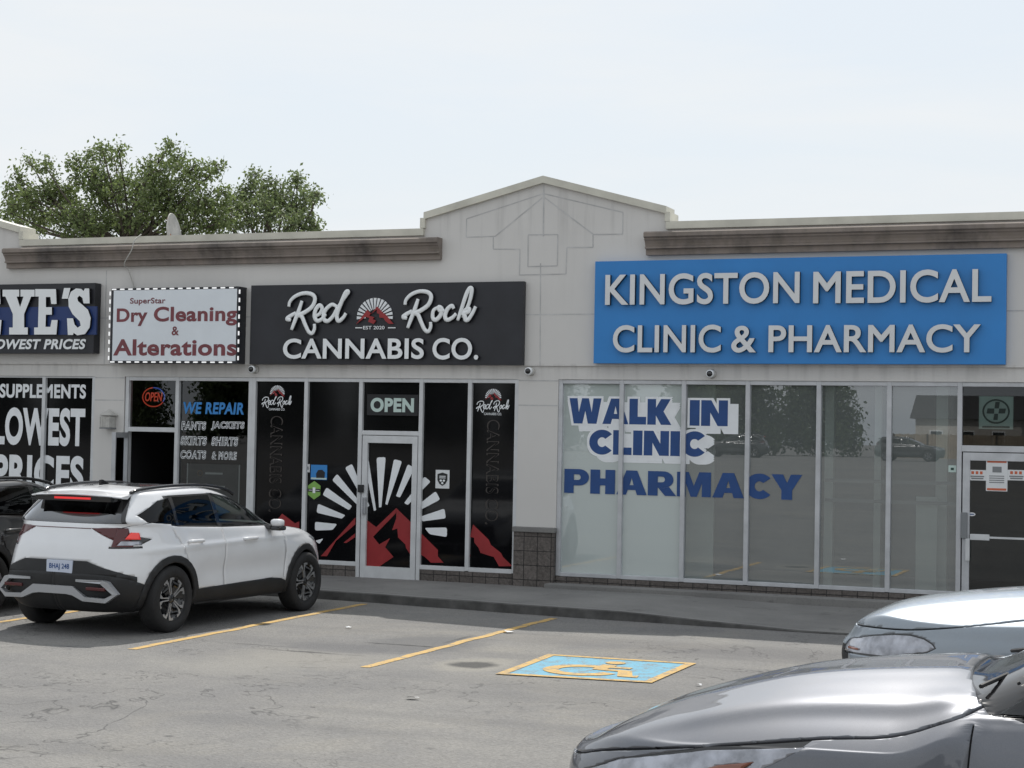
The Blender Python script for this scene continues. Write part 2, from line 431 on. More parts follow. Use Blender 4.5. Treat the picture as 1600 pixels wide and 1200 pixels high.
M['clear'] = glass('shop_glass', (.74, .79, .77), 4.6, milky=.15)  # milky share lightens the panes in place of light from the room
M['darkglass'] = glass('dark_shop_glass', (.6, .64, .63), 1.6)
M['frosted'] = glass('hazy_shop_glass', (.74, .79, .77), 3.2, milky=.6)
M['yellow'] = worn_paint('yellow_line_paint', (.54, .345, .10), .475)
M['hblue'] = worn_paint('blue_marking_paint', (.12, .35, .48), .48)
M['plate'] = mat('plate_white', (.52, .57, .68), .4)
M['bark'] = mat('bark', (.085, .07, .055), .95, var=.4, vscale=5)
M['leafA'] = leaf_mat('leaf_green', (.085, .12, .045), (.18, .225, .09))
M['leafB'] = leaf_mat('leaf_grey_green', (.09, .125, .06), (.18, .22, .105))
M['leafD'] = leaf_mat('leaf_dark', (.02, .035, .014), (.05, .075, .025))
M['grass'] = mat('grass_bank', (.075, .10, .035), .95, var=.5, vscale=1.2, bump=.5, bscale=20)
M['lampcream'] = mat('lamp_cream', (.50, .49, .46), .6, var=.2, vscale=12)
M['dish'] = mat('dish_grey', (.45, .44, .41), .6, var=.3, vscale=6)
M['rust'] = mat('rust_patch', (.36, .19, .11), .8, var=.3, vscale=8)

# ------------------------------------------------------------------ text
def raw_text(body, off, space, shear):
    c = bpy.data.curves.new('t', 'FONT'); c.body = body; c.offset = off; c.space_character = space; c.shear = shear
    c.resolution_u = 6; c.fill_mode = 'FRONT'
    o = bpy.data.objects.new('t', c); COL.objects.link(o)
    bpy.context.view_layer.update()
    dg = bpy.context.evaluated_depsgraph_get()
    me = bpy.data.meshes.new_from_object(o.evaluated_get(dg))
    bm = B(); bm.from_mesh(me); bmesh.ops.remove_doubles(bm, verts=bm.verts[:], dist=1e-5)
    bpy.data.objects.remove(o); bpy.data.meshes.remove(me); bpy.data.curves.remove(c)
    return bm

def islands(bm):
    seen = set(); out = []
    for f in bm.faces:
        if f in seen: continue
        st = [f]; seen.add(f); isl = []
        while st:
            a = st.pop(); isl.append(a)
            for e in a.edges:
                for b in e.link_faces:
                    if b not in seen: seen.add(b); st.append(b)
        out.append(isl)
    return out

GLYPHS = {}
def glyph(c, off, shear):
    k = (c, off, shear)
    if k not in GLYPHS:
        o_ = 0 if (c == 'M' and off > 0) else off
        bm = raw_text(c, o_, 1.0, shear); F_ = [[(v.co.x, v.co.y, 0) for v in f.verts] for f in bm.faces]; bm.free()
        if o_ != off:   # the outline of this glyph folds over itself when fattened: thicken it with shifted copies
            base = F_; F_ = []; q = off*.92
            for i, (dx, dy) in enumerate(((0, 0), (-q, q), (q, q), (-q, -q), (q, -q), (-q, 0), (q, 0))):
                F_ += [[(p[0]+dx, p[1]+dy, i*.0004) for p in f] for f in base]
        GLYPHS[k] = F_
    return GLYPHS[k]
def glyph_polys(body, off=0, space=1.0, shear=0):
    """list of letters, each a list of flat faces; every letter fattened on its own so that neighbours never merge"""
    out = []; x = 0.0
    for i, c in enumerate(body):
        w0 = ADV.setdefault(c, None)
        if w0 is None:
            f = lambda t: (lambda b: (max(v.co.x for v in b.verts), b.free())[0])(raw_text(t, 0, 1.0, 0))
            ADV[c] = w0 = f('H'+c+'H')-f('HH')
        if c != ' ':
            z = .0009*(i % 2)
            out.append([[(p[0]+x, p[1], p[2]+z) for p in f] for f in glyph(c, off, shear)])
        x += w0*space + off*.9
    return out
ADV = {}
def _arc(cx, cy, rx, ry, a0, a1, n=14): return [(cx+rx*math.cos(R(a0+(a1-a0)*i/n)), cy+ry*math.sin(R(a0+(a1-a0)*i/n))) for i in range(n+1)]
_bowl = [(.36, 1.0)] + _arc(.56, .66, .37, .34, 90, -90) + [(.36, .32), (.36, .55)] + _arc(.52, .665, .10, .115, -90, 90) + [(.36, .78)]
BLOCK = {'I': (.36, [[(0, 0), (.36, 0), (.36, 1), (0, 1)]]), 'L': (.72, [[(0, 0), (.72, 0), (.72, .30), (.36, .30), (.36, 1), (0, 1)]]),
 'H': (.92, [[(0, 0), (.36, 0), (.36, .35), (.56, .35), (.56, 0), (.92, 0), (.92, 1), (.56, 1), (.56, .64), (.36, .64), (.36, 1), (0, 1)]]),
 'N': (.96, [[(0, 0), (.33, 0), (.33, .52), (.60, 0), (.96, 0), (.96, 1), (.63, 1), (.63, .48), (.36, 1), (0, 1)]]),
 'K': (1.0, [[(0, 0), (.36, 0), (.36, .36), (.58, 0), (1.02, 0), (.68, .52), (.98, 1), (.57, 1), (.36, .66), (.36, 1), (0, 1)]]),
 'Y': (1.02, [[(.33, 0), (.70, 0), (.70, .38), (1.04, 1), (.65, 1), (.52, .66), (.38, 1), (-.02, 1), (.33, .38)]]),
 'W': (1.40, [[(.20, 0), (.58, 0), (.70, .5), (.82, 0), (1.20, 0), (1.40, 1), (1.05, 1), (.98, .45), (.85, 1), (.55, 1), (.42, .45), (.35, 1), (0, 1)]]),
 'M': (1.22, [[(0, 0), (.32, 0), (.32, .55), (.50, 0), (.72, 0), (.90, .55), (.90, 0), (1.22, 0), (1.22, 1), (.80, 1), (.61, .44), (.42, 1), (0, 1)]]),
 'A': (1.10, [[(0, 0), (.36, 0), (.42, .2), (.56, .2), (.56, .40), (.49, .40), (.56, .70), (.56, 1), (.36, 1)], [(1.12, 0), (.76, 1), (.56, 1), (.56, .70), (.63, .40), (.56, .40), (.56, .2), (.70, .2), (.76, 0)]]),
 'P': (.93, [[(0, 0), (.36, 0), (.36, 1), (0, 1)], _bowl]), 'R': (1.0, [[(0, 0), (.36, 0), (.36, 1), (0, 1)], _bowl, [(.385, .318), (.63, 0), (1.04, 0), (.77, .368), (.68, .335), (.60, .318)]]),
 'C': (.88, [_arc(.5, .5, .5, .51, 40, 320, 30) + _arc(.5, .5, .17, .20, 318, 42, 20)])}
def block_polys(body):
    out = []; x = 0
    for i, c in enumerate(body):
        w, P = BLOCK[c]; out.append([[(p[0]+x, p[1], .0007*(i % 2)) for p in q] for q in P]); x += w+.055
    return out
def text(body, x0, x1, z0, z1, y, off=0, space=1.0, shear=0, depth=0, grow=0, letters=False, ybase=None, slope=0, rot=False, block=False):
    """flat lettering fitted into a box of the plane y facing -y. Returns one bmesh, or one per letter"""
    A = block_polys(body) if block else glyph_polys(body, off, space, shear)
    xs = [p[0] for q in A for f in q for p in f]; ys = [p[1] for q in A for f in q for p in f]
    a0, a1, b0, b1 = min(xs), max(xs), min(ys), max(ys)
    if ybase == 'cap': b0 = 0
    sx = (x1-x0)/(a1-a0); sz = (z1-z0)/(b1-b0)
    out = []; bm = B()
    for q in A:
        if letters: bm = B()
        for f in q:
            if rot:   # reads downwards
                X = [(x0+(p[1]-b0)/(b1-b0)*(x1-x0), y-p[2], z1-(p[0]-a0)/(a1-a0)*(z1-z0)) for p in f]
            else:
                X = [(x0+(p[0]-a0)*sx, y-p[2], z0+(p[1]-b0)*sz+slope*(p[0]-a0)*sx) for p in f]
            try: fc = bm.faces.new([bm.verts.new(v) for v in X])
            except ValueError: continue
        if letters: out.append(bm)
    res = out if letters else [bm]
    for b in res:
        bmesh.ops.remove_doubles(b, verts=b.verts[:], dist=1e-5)
        for f in b.faces:
            f.normal_update()
            if f.normal.y > 0: f.normal_flip()
        bmesh.ops.triangulate(b, faces=[f for f in b.faces if len(f.verts) > 4])
        if depth:
            r = bmesh.ops.extrude_face_region(b, geom=b.faces[:])
            vs = [e for e in r['geom'] if isinstance(e, bmesh.types.BMVert)]
            bmesh.ops.translate(b, verts=vs, vec=(0, depth, 0))
            for f in b.faces:
                f.normal_update()
            for f in b.faces: f.material_index = 0 if (abs(f.normal.y) > .9 and f.calc_center_median().y < y+depth*.5) else 1
    return res if letters else res[0]

def text_px(body, u0, v0, u1, v1, Y, **k):
    """box given by photo pixels of its top-left / bottom-right"""
    a = at(u0, v0, Y); b = at(u1, v1, Y)
    return text(body, a[0], b[0], b[1], a[1], Y, **k)

def strokes(paths, r, y, sy=.6, lift=0):
    bm = B()
    for k, p in enumerate(paths):
        s = spline(p, 6)
        n = len(s)
        pts = [(q[0], y - lift*i/n - k*.0007, q[1]) for i, q in enumerate(s)]
        tube(bm, pts, [r*(.75+.25*math.sin(math.pi*min(1, max(0, i/(n-1))))) for i in range(n)], 8, sy)
    return bm

def emblem(cx, cz, r, y, parent, nm='emblem', depth=.0):
    """sunburst over a red peak"""
    w = B(); n = 15
    for k in range(n):
        a = math.pi*(k+.0)/(n-1)
        da = math.pi/(n-1)*.33
        r0 = .42*r if 3 < k < 11 else .50*r
        poly_xz(w, [(cx+r*math.cos(a-da), cz+r*math.sin(a-da)), (cx+r*math.cos(a+da), cz+r*math.sin(a+da)),
                    (cx+r0*math.cos(a+da*.6), cz+r0*math.sin(a+da*.6)), (cx+r0*math.cos(a-da*.6), cz+r0*math.sin(a-da*.6))], y, depth)
    obj(nm+'_rays', w, M['vinylwhite'], parent)
    q = B(); S = lambda P: [(cx+a*r, cz+b*r) for a, b in P]
    poly_xz(q, S([(-1.02, -.32), (-.42, .40), (-.22, .22), (-.30, .10), (-.02, .02), (-.1, -.08), (.08, -.15), (-.05, -.32), (-.35, -.2), (-.28, -.02), (-.5, .05)]), y-.004, depth)
    poly_xz(q, S([(-.2, .18), (.14, .56), (.45, .25), (.62, .15), (1.06, -.32), (.82, -.32), (.62, -.18), (.5, -.02), (.28, .0), (.26, .18), (.14, .22), (.12, .42)]), y-.006, depth)
    obj(nm+'_peak', q, M['vinylred'], parent)

# ------------------------------------------------------------------ setting: lot, pavement, kerb
def hz(x, y):
    if y > -25: return 0.0
    t = min(1, (-25-y)/68); return 1.0*t*t*(3-2*t)
bm = B()
xs = list(np.arange(-60, 41, 4.0)); xs = [-900, -300, -120] + xs + [80, 200, 600]
ys = [900, 300, 120, 60, 30, 16, 8, 4, 0, -4, -8, -12, -16, -20, -24, -25, -30, -36, -42, -48, -54, -60, -66, -72, -78, -84, -90, -96, -130, -250, -600]
gv = [[bm.verts.new((x, y, hz(x, y))) for x in xs] for y in ys]
for i in range(len(ys)-1):
    for j in range(len(xs)-1): bm.faces.new((gv[i][j], gv[i+1][j], gv[i+1][j+1], gv[i][j+1]))
tag(obj('ground', bm, M['asphalt'], smooth=True), kind='structure')

def kerb_y(x):   # front edge of the pavement: it bends back to the right
    return float(np.interp(x, [-30, -10.5, -7.2, -4.9, -3, 12], [-2.12, -2.2, -2.62, -2.75, -2.78, -2.8]))
KH = lambda x: float(np.interp(x, [-30, -6.4, -4.2, 12], [.115, .115, .022, .012]))
bm = B(); N = 120; rows = []
for i in range(N+1):
    x = -28+40*i/N; y = kerb_y(x)+.012*math.sin(x*5)+.01*mnoise.noise(Vector((x*3, 0, 0))); k = KH(x)
    rows.append([bm.verts.new(p) for p in ((x, y-.015, -.05), (x, y, k-.012), (x, y+.02, k), (x, y+.16, k+.004), (x, y+.175, k-.004), (x, y+.19, k+.006), (x, -1.0, max(k+.03, .07)), (x, .6, .085))])
for a, b in zip(rows, rows[1:]):
    for k in range(7): bm.faces.new((a[k], b[k], b[k+1], a[k+1])).material_index = 1 if k < 2 else 0
bmesh.ops.recalc_face_normals(bm, faces=bm.faces[:])
tag(obj('pavement', bm, [M['concrete'], mat('kerb_edge_shaded', (.085, .083, .08), .95, var=.5, vscale=4)]), kind='structure')  # kerb face coloured darker, so its shaded line is in the colour

def sheet(name, quads, m, z=.004, n=10, wob=.012):
    bm = B()
    for q in quads:
        q = [Vector((*p, z)) for p in q]
        g = []
        for i in range(n+1):
            a = q[0].lerp(q[1], i/n); b = q[3].lerp(q[2], i/n)
            w = wob*mnoise.noise(Vector((a.x*2.1, a.y*2.1, 3)))
            g.append((bm.verts.new(a+Vector((w, 0, 0))), bm.verts.new(b+Vector((w*.8, 0, 0)))))
        for (a, b), (c, d) in zip(g, g[1:]): bm.faces.new((a, c, d, b))
    bmesh.ops.recalc_face_normals(bm, faces=bm.faces[:])
    for f in bm.faces:
        if f.normal.z < 0: f.normal_flip()
    return obj(name, bm, m)
def stall_line(x0, y0, x1, y1, label, w=.10):
    o = sheet('stall_line', [[(x0-w/2, y0), (x1-w/2, y1), (x1+w/2, y1), (x0+w/2, y0)]], M['yellow'], n=24, wob=.05)
    return tag(o, label, 'road marking', 'yellow parking stall lines')
stall_line(-9.77, -7.85, -9.83, -2.5, 'yellow stall line just right of the white SUV')
stall_line(-7.18, -7.9, -7.13, -2.85, 'yellow stall line between the SUV stall and the blue marking')
stall_line(-12.42, -7.8, -12.30, -2.5, 'yellow stall line passing between the white SUV and the black car')
hm = empty('accessible_parking_marking', (-5.2, -6.9, 0), 0, 'blue accessible parking square with yellow border and wheelchair symbol on asphalt', 'road marking')
def to_local(q): return [(a+5.2, b+6.9) for a, b in q]
P4 = [(-5.88, -7.7), (-5.95, -6.18), (-4.52, -6.12), (-4.52, -7.55)]
o = sheet('blue_field', [to_local([P4[0], P4[1], P4[2], P4[3]])], M['hblue'], z=.004, n=2, wob=0); o.parent = hm
def strip(a, b, w):
    a = Vector((*a, 0)); b = Vector((*b, 0)); d = (b-a).normalized(); n = Vector((-d.y, d.x, 0))*w
    a = a-d*w; b = b+d*w
    return to_local([tuple((a-n)[:2]), tuple((b-n)[:2]), tuple((b+n)[:2]), tuple((a+n)[:2])])
bm = B()
for i in range(4):
    q = strip(P4[i], P4[(i+1) % 4], .045)
    quad(bm, [(*p, .008+.0004*i) for p in q])
for f in bm.faces:
    f.normal_update()
    if f.normal.z < 0: f.normal_flip()
obj('yellow_border', bm, M['yellow'], hm)
bm = B()   # wheelchair figure seen from the lot: wheel arc, seat, leg, back, head
def ribbon(pts, w, z):
    P = [Vector((p[0], p[1], z)) for p in pts]; prev = None
    for i, p in enumerate(P):
        d = (P[min(i+1, len(P)-1)]-P[max(i-1, 0)]).normalized(); n = Vector((-d.y, d.x, 0))*w
        cur = (bm.verts.new(p-n), bm.verts.new(p+n))
        if prev: bm.faces.new((prev[0], cur[0], cur[1], prev[1]))
        prev = cur
ribbon([(-.12+.30*math.cos(a), -.12+.30*math.sin(a)) for a in np.linspace(R(75), R(345), 22)], .075, .009)
ribbon([(.0, .36), (.0, .02), (.26, .0), (.36, -.32), (.48, -.30)], .075, .0094)
ribbon([(.0, .2), (.26, .2)], .055, .0098)
c = [bm.verts.new((.0+.10*math.cos(a), .52+.10*math.sin(a), .0102)) for a in np.linspace(0, 2*math.pi, 18, endpoint=False)]; bm.faces.new(c)
for f in bm.faces:
    f.normal_update()
    if f.normal.z < 0: f.normal_flip()
obj('wheelchair_symbol', bm, M['yellow'], hm, loc=(.02, -.08, 0))
for (x, y, s, lab) in ((-7.05, -4.55, .075, 'white litter flattened on the asphalt left of the second stall line'), (-5.97, -9.46, .055, 'white paper scrap on the open asphalt in front of the pothole'),
                       (-4.05, -7.55, .03, 'tiny white scrap on asphalt right of the blue marking'), (-8.75, -5.1, .045, 'small pale scrap beside the first stall line')):
    bm = B(); ring = [bm.verts.new((s*(.7+.5*random.random())*math.cos(a), s*.8*(.6+.5*random.random())*math.sin(a), .01+.02*random.random())) for a in np.linspace(0, 2*math.pi, 9, endpoint=False)]
    cc = bm.verts.new((0, 0, .022))
    for i in range(9): bm.faces.new((ring[i], ring[(i+1) % 9], cc))
    tag(obj('paper_scrap', bm, M['paper'], loc=(x, y, 0)), lab, 'litter', 'scraps of litter on the asphalt')

# ------------------------------------------------------------------ the strip mall
mall = empty('strip_mall', (0, 0, 0), 0, 'single storey grey stucco strip mall with gabled parapet and brown cornices', 'building')
XL, XR, ZR = -30.0, 9.0, 5.03
ZH = 3.17
def cells(bm, xs, zs, y, holes):
    V = {}
    def v(x, z):
        k = (round(x, 4), round(z, 4))
        if k not in V: V[k] = bm.verts.new((x, y, z))
        return V[k]
    for a, b in zip(xs, xs[1:]):
        for c, d in zip(zs, zs[1:]):
            mx_, mz = (a+b)/2, (c+d)/2
            if any(h[0] < mx_ < h[1] and h[2] < mz < h[3] for h in holes): continue
            bm.faces.new((v(a, c), v(b, c), v(b, d), v(a, d)))
OPEN = [(-22.0, -15.78, .30, 2.985), (-15.24, -8.755, -.1, 2.985), (-8.165, 6.5, -.1, 2.985)]
bm = B()
xs = sorted({XL, XR, *[h[0] for h in OPEN], *[h[1] for h in OPEN]}); zs = sorted({-.1, ZH, .30, 2.985})
cells(bm, xs, zs, .03, OPEN)
r = bmesh.ops.extrude_face_region(bm, geom=bm.faces[:]); vs = [e for e in r['geom'] if isinstance(e, bmesh.types.BMVert)]
bmesh.ops.translate(bm, verts=vs, vec=(0, .22, 0)); bmesh.ops.recalc_face_normals(bm, faces=bm.faces[:])
obj('storefront_wall', bm, M['stucco'], mall)
# upper wall with two gables, one outline
GB = [(-10.23, ZR), (-10.23, 5.26), (-8.42, 5.72), (-6.63, 5.24), (-6.63, ZR)]
GA = [(-20.9, ZR), (-20.9, 5.26), (-19.05, 5.72), (-17.20, 5.24), (-17.20, ZR)]
GC = [(.55, ZR), (.55, 5.26), (2.4, 5.72), (4.2, 5.24), (4.2, ZR)]
outline = [(XL, ZH), (XR, ZH), (XR, ZR)] + GC[::-1] + GB[::-1] + GA[::-1] + [(XL, ZR)]
bm = B(); poly_xz(bm, outline, 0.0, .3); obj('upper_wall', bm, M['stucco'], mall)
# coping following the parapet
bm = B(); path = [(XL, ZR)] + GA + GB + GC + [(XR, ZR)]
for i, (a, b) in enumerate(zip(path, path[1:])):
    if abs(a[0]-b[0]) < 1e-6:
        s = .0; x = a[0]; zt = max(a[1], b[1]); zb = min(a[1], b[1])
        left = a[1] < b[1]
        box(bm, x-.055 if left else x-.02, x+.02 if left else x+.055, -.052, .36, zb+.105, zt+.02)
    else:
        dz = (b[1]-a[1]); e = .045
        x0, x1 = a[0], b[0]
        y0, y1 = -.048-.001*i, .355
        v = [bm.verts.new(p) for p in ((x0, y0, a[1]), (x1, y0, b[1]), (x1, y0, b[1]+.10), (x0, y0, a[1]+.10), (x0, y1, a[1]), (x1, y1, b[1]), (x1, y1, b[1]+.10), (x0, y1, a[1]+.10))]
        for q in ((0, 1, 2, 3), (4, 7, 6, 5), (0, 4, 5, 1), (3, 2, 6, 7), (0, 3, 7, 4), (1, 5, 6, 2)): bm.faces.new([v[k] for k in q])
obj('coping', bm, M['coping'], mall)
# rest of the block: roof, side and back walls
bm = B(); box(bm, XL, XR, .3, 13, 4.45, 4.6); obj('roof', bm, M['interior'], mall)
bm = B(); box(bm, XL, XR, 13, 13.25, -.1, 5.1); box(bm, XL-.25, XL, .0, 13.25, -.1, 5.1); box(bm, XR, XR+.25, .0, 13.25, -.1, 5.1); obj('rear_wall', bm, M['stucco'], mall)

def cornice(x0, x1):
    prof = [(0, 4.985), (.17, 4.985), (.20, 4.965), (.20, 4.915), (.165, 4.895), (.165, 4.88), (.14, 4.86), (.115, 4.82), (.105, 4.79), (.125, 4.78), (.125, 4.76), (.075, 4.755), (.075, 4.675), (0, 4.675)]
    bm = B(); A = [bm.verts.new((x0, -d-.001, z)) for d, z in prof]; C = [bm.verts.new((x1, -d-.001, z)) for d, z in prof]; n = len(prof)
    for i in range(n-1): bm.faces.new((A[i], A[i+1], C[i+1], C[i]))
    bm.faces.new(A); bm.faces.new(C[::-1]); bmesh.ops.recalc_face_normals(bm, faces=bm.faces[:])
    obj('cornice', bm, M['cornice'], mall)
cornice(-17.42, -9.95); cornice(-6.90, .3); cornice(XL, -21.2)

# joints in the stucco (gable diamond, panel lines)
def jl(bm, pts, w=.008, y=-.002, k=0):
    for i, (a, b) in enumerate(zip(pts, pts[1:])):
        a = Vector((a[0], 0, a[1])); b = Vector((b[0], 0, b[1])); d = (b-a).normalized(); n = Vector((-d.z, 0, d.x))*w
        yy = y-.00015*((i+k) % 7)
        f = quad(bm, [(p.x, yy, p.z) for p in (a-n, b-n, b+n, a+n)]); f.normal_update()
        if f.normal.y > 0: f.normal_flip()
Z8 = lambda x, y: at(640+x/3.478, 260+y/3.478, 0)
def gable_joints(dx):
    bm = B(); S = lambda L: [(p[0]+dx, p[1]) for p in (Z8(*q) for q in L)]
    jl(bm, S([(308, 383), (310, 285), (728, 148), (1160, 250), (1158, 368), (1000, 370), (735, 170)]))
    jl(bm, S([(308, 385), (465, 380), (722, 170)]), k=2); jl(bm, S([(455, 385), (455, 450), (600, 450), (597, 590), (850, 585), (855, 440), (997, 440), (997, 372)]), k=1)
    jl(bm, S([(645, 372), (806, 370), (803, 540), (643, 545), (645, 372)]), k=3); jl(bm, S([(730, 90), (727, 380)]), .010, k=5)
    obj('stucco_joints', bm, M['joint'], mall)
gable_joints(0); gable_joints(-10.63); gable_joints(10.82)
bm = B()
jl(bm, [(-8.45, 4.60), (-8.43, ZH)], k=1); jl(bm, [(XL, 3.885), (XR, 3.885)], k=3); jl(bm, [(-15.6, 4.62), (-15.6, ZH)], k=1)
for x0, x1 in ((-15.775, -15.245), (-8.75, -8.17)):
    jl(bm, [(x0, 2.965), (x1, 2.965)], y=.028); jl(bm, [(x0, 2.62), (x1, 2.62)], y=.028)
obj('panel_joints', bm, M['joint'], mall)
# split-face block bases
for q in ((-8.755, -8.165, -.05, .24, -.05, .86), (-15.78, -15.24, -.05, .24, -.05, .86), (-22.0, -15.78, .0, .24, -.05, .302), (XL, -22.0, -.05, .028, -.05, .86)):
    bm = B(); box(bm, *q); obj('block_base', bm, M['block'], mall)
for q in ((-8.775, -8.145), (-15.80, -15.22), (XL, -21.98)):
    bm = B(); box(bm, *q, -.075, .026, .86, .93, .008); obj('base_cap', bm, M['concrete'], mall)
for a_, b_ in ((-13.02, -11.24), (-10.22, -8.76), (-14.28, -13.021), (-8.16, -2.76), (-1.2, 6.5)):
    bm = B(); box(bm, a_, b_, .04, .2, -.05, .262); obj('stall_riser', bm, M['block'], mall)
for a_, b_ in ((-8.22, -2.72), (-1.25, 6.5)):
    bm = B(); box(bm, a_, b_, -.26, .036, -.04, .175, .01); obj('concrete_ledge', bm, M['concrete'], mall)

def frame(name, xs, zs_list, parent, y0=.045, y1=.145, w=.030, m=None):
    """mullions at xs, rails given as (x0,x1,z)"""
    bm = B()
    for x, z0, z1 in xs: box(bm, x-w, x+w, y0, y1, z0, z1, .004)
    for x0, x1, z, h in zs_list: box(bm, x0+w, x1-w, y0+.003, y1-.003, z-h, z+h, .004)
    return obj(name, bm, m or M['alum2'], parent)
def pane(x0, x1, z0, z1, m, parent, y=.10, name='pane'):
    bm = B(); quad(bm, [(x0, y, z0), (x1, y, z0), (x1, y, z1), (x0, y, z1)])
    return obj(name, bm, m, parent)

ZT = 2.955
# ---- supplement shop window (left, black film)
fr = frame('storefront_window', [(x, .36, ZT+.03) for x in (-21.97, -20.2, -18.5, -16.74, -15.81)], [(-21.97, -15.81, ZT+.015, .012)], mall)
bm = B(); box(bm, -22, -15.78, .045, .145, .30, .36); obj('window_sill', bm, M['alum2'], fr)
for a, b in zip((-21.97, -20.2, -18.5, -16.74), (-20.2, -18.5, -16.74, -15.81)): pane(a+.03, b-.03, .36, ZT+.03, M['blackfilm'], fr)
for body, u0, v0, u1, v1, off in (('SUPPLEMENTS', 0, 599.5, 134, 623, .035), ('LOWEST', -8, 636, 132, 698, .04), ('PRICES', -9, 709, 130, 771, .04)):
    obj('window_lettering', text_px(body, u0, v0, u1, v1, .094, off=off), M['vinylwhite'], fr)
# ---- dry cleaner front
fr = frame('storefront_window', [(-15.2, .09, ZT+.03), (-14.31, .09, ZT+.03), (-13.045, .3, ZT+.03)], [(-15.2, -14.31, ZT, .028), (-15.2, -14.31, 2.18, .035), (-14.31, -13.045, ZT, .028), (-14.31, -13.045, .29, .028)], mall)
pane(-15.17, -14.34, 2.215, ZT-.03, M['darkglass'], fr); pane(-14.28, -13.075, .318, ZT-.03, M['darkglass'], fr)
obj('window_lettering', text_px('WE REPAIR', 286.5, 628, 381, 648, .094, off=.035, shear=.12), M['signblue'], fr)
for body, u0, v0, u1, v1 in (('PANTS', 284, 659, 321, 671.5), ('JACKETS', 331, 659, 381, 672.5), ('SKIRTS', 283, 682, 322, 695.5), ('SHIRTS', 331.5, 683, 371, 696.5), ('COATS', 283, 704, 321, 717), ('& MORE', 332, 706, 369, 718)):
    obj('window_lettering', text_px(body, u0-.9, v0-.9, u1+.9, v1+.9, .0955, off=.065, shear=.12), M['vinylwhite'], fr)
    obj('lettering_core', text_px(body, u0, v0, u1, v1, .0915, off=-.012, shear=.12), M['return'], fr)
# open door leaf swung out, seen edge-on to the left
dl = B(); box(dl, -.03, .03, -.85, -.80, 0, 2.03); box(dl, -.03, .03, -.05, 0, 0, 2.03); box(dl, -.03, .03, -.80, -.05, 0, .2); box(dl, -.03, .03, -.80, -.05, 1.95, 2.03)
d = obj('shop_door', dl, M['alum'], mall, loc=(-15.19, .05, .1)); d.rotation_euler = (0, 0, R(21))
bm = B(); quad(bm, [(0, -.80, .2), (0, -.05, .2), (0, -.05, 1.95), (0, -.80, 1.95)]); obj('door_glass', bm, M['clear'], d)
bm = B(); tube(bm, [(-.03, -.74, .9), (-.08, -.74, .9), (-.08, -.74, 1.2), (-.03, -.74, 1.2)], .012); obj('door_handle', bm, M['alum'], d)
# ---- cannabis shop front
RX = [-12.985, -12.11, -11.215, -10.255, -9.50, -8.785]
fr = frame('storefront_window', [(x, .27 if i not in (2, 3) else .09, ZT+.03) for i, x in enumerate(RX)], [(a, b, ZT, .028) for a, b in zip(RX, RX[1:])] + [(RX[0], RX[1], .292, .03), (RX[1], RX[2], .292, .03), (RX[3], RX[4], .292, .03), (RX[4], RX[5], .292, .03), (RX[2], RX[3], 2.195, .032)], mall)
for i in (0, 1, 3, 4): pane(RX[i]+.03, RX[i+1]-.03, .322, ZT-.03, M['blackfilm'], fr)
pane(RX[2]+.03, RX[3]-.03, 2.228, ZT-.03, M['blackfilm'], fr)
Z3 = lambda L, Y: [at(370+x/3.137, 660+y/3.137, Y) for x, y in L]
Z9 = lambda L, Y: [at(460+x/4.617, 660+y/4.617, Y) for x, y in L]
RAYS = [[(383, 487), (383, 530), (470, 527), (492, 498)], [(398, 398), (390, 442), (515, 472), (532, 455)], [(440, 318), (420, 355), (550, 430), (565, 410)], [(492, 252), (467, 283), (602, 415), (612, 400)],
        [(565, 203), (530, 222), (640, 415), (650, 408)], [(645, 176), (622, 184), (672, 434), (683, 430)], [(730, 170), (685, 172), (697, 417), (709, 415)], [(810, 190), (770, 180), (728, 400), (738, 405)],
        [(872, 222), (838, 205), (780, 362), (800, 368)], [(950, 290), (920, 265), (820, 395), (838, 405)], [(997, 378), (975, 337), (868, 420), (880, 440)], [(1025, 470), (1018, 422), (900, 462), (910, 485)], [(1030, 562), (1030, 515), (920, 517), (945, 548)], [(425, 568), (385, 580), (404, 596)]]
def rounded(P, k=.12):
    out = []; n = len(P)
    for i in range(n):
        a, b, c = Vector(P[i-1]), Vector(P[i]), Vector(P[(i+1) % n])
        d = min((a-b).length, (c-b).length)*.22
        p = b+(a-b).normalized()*d; q = b+(c-b).normalized()*d
        out += [tuple(p), tuple((p+2*b+q)/4), tuple(q)]
    return out
bm = B()
for q in RAYS: poly_xz(bm, rounded(Z3(q, .095)), .095)
obj('sunburst_decal', bm, M['vinylwhite'], fr)
for L in ([(440, 685), (440, 735), (300, 855), (235, 965), (190, 965)], [(438, 800), (355, 868), (375, 870), (438, 828)],
          [(735, 618), (590, 755), (520, 702), (500, 690), (480, 690), (522, 800), (520, 1052), (605, 1045), (715, 970), (655, 900), (690, 835), (612, 880), (568, 825), (732, 655)]):
    bm = B(); poly_xz(bm, Z9(L, .0925), .0925); obj('mountain_decal', bm, M['vinylred'], fr)
bm = B(); poly_xz(bm, Z9([(735, 618), (835, 715), (850, 735), (905, 790), (1035, 920), (1035, 965), (1075, 1012), (985, 1012), (940, 970), (905, 950), (830, 945), (805, 905), (800, 880), (748, 830), (742, 765), (705, 778), (735, 690)], .0915), .0915); obj('mountain_decal', bm, M['vinylred'], fr)
bm = B(); poly_xz(bm, Z3([(1158, 500), (1235, 575), (1245, 600), (1295, 640), (1305, 660), (1352, 705), (1285, 705), (1260, 660), (1195, 640), (1185, 615), (1165, 590), (1162, 565), (1143, 562)], .0925), .0925); obj('mountain_decal', bm, M['vinylred'], fr)
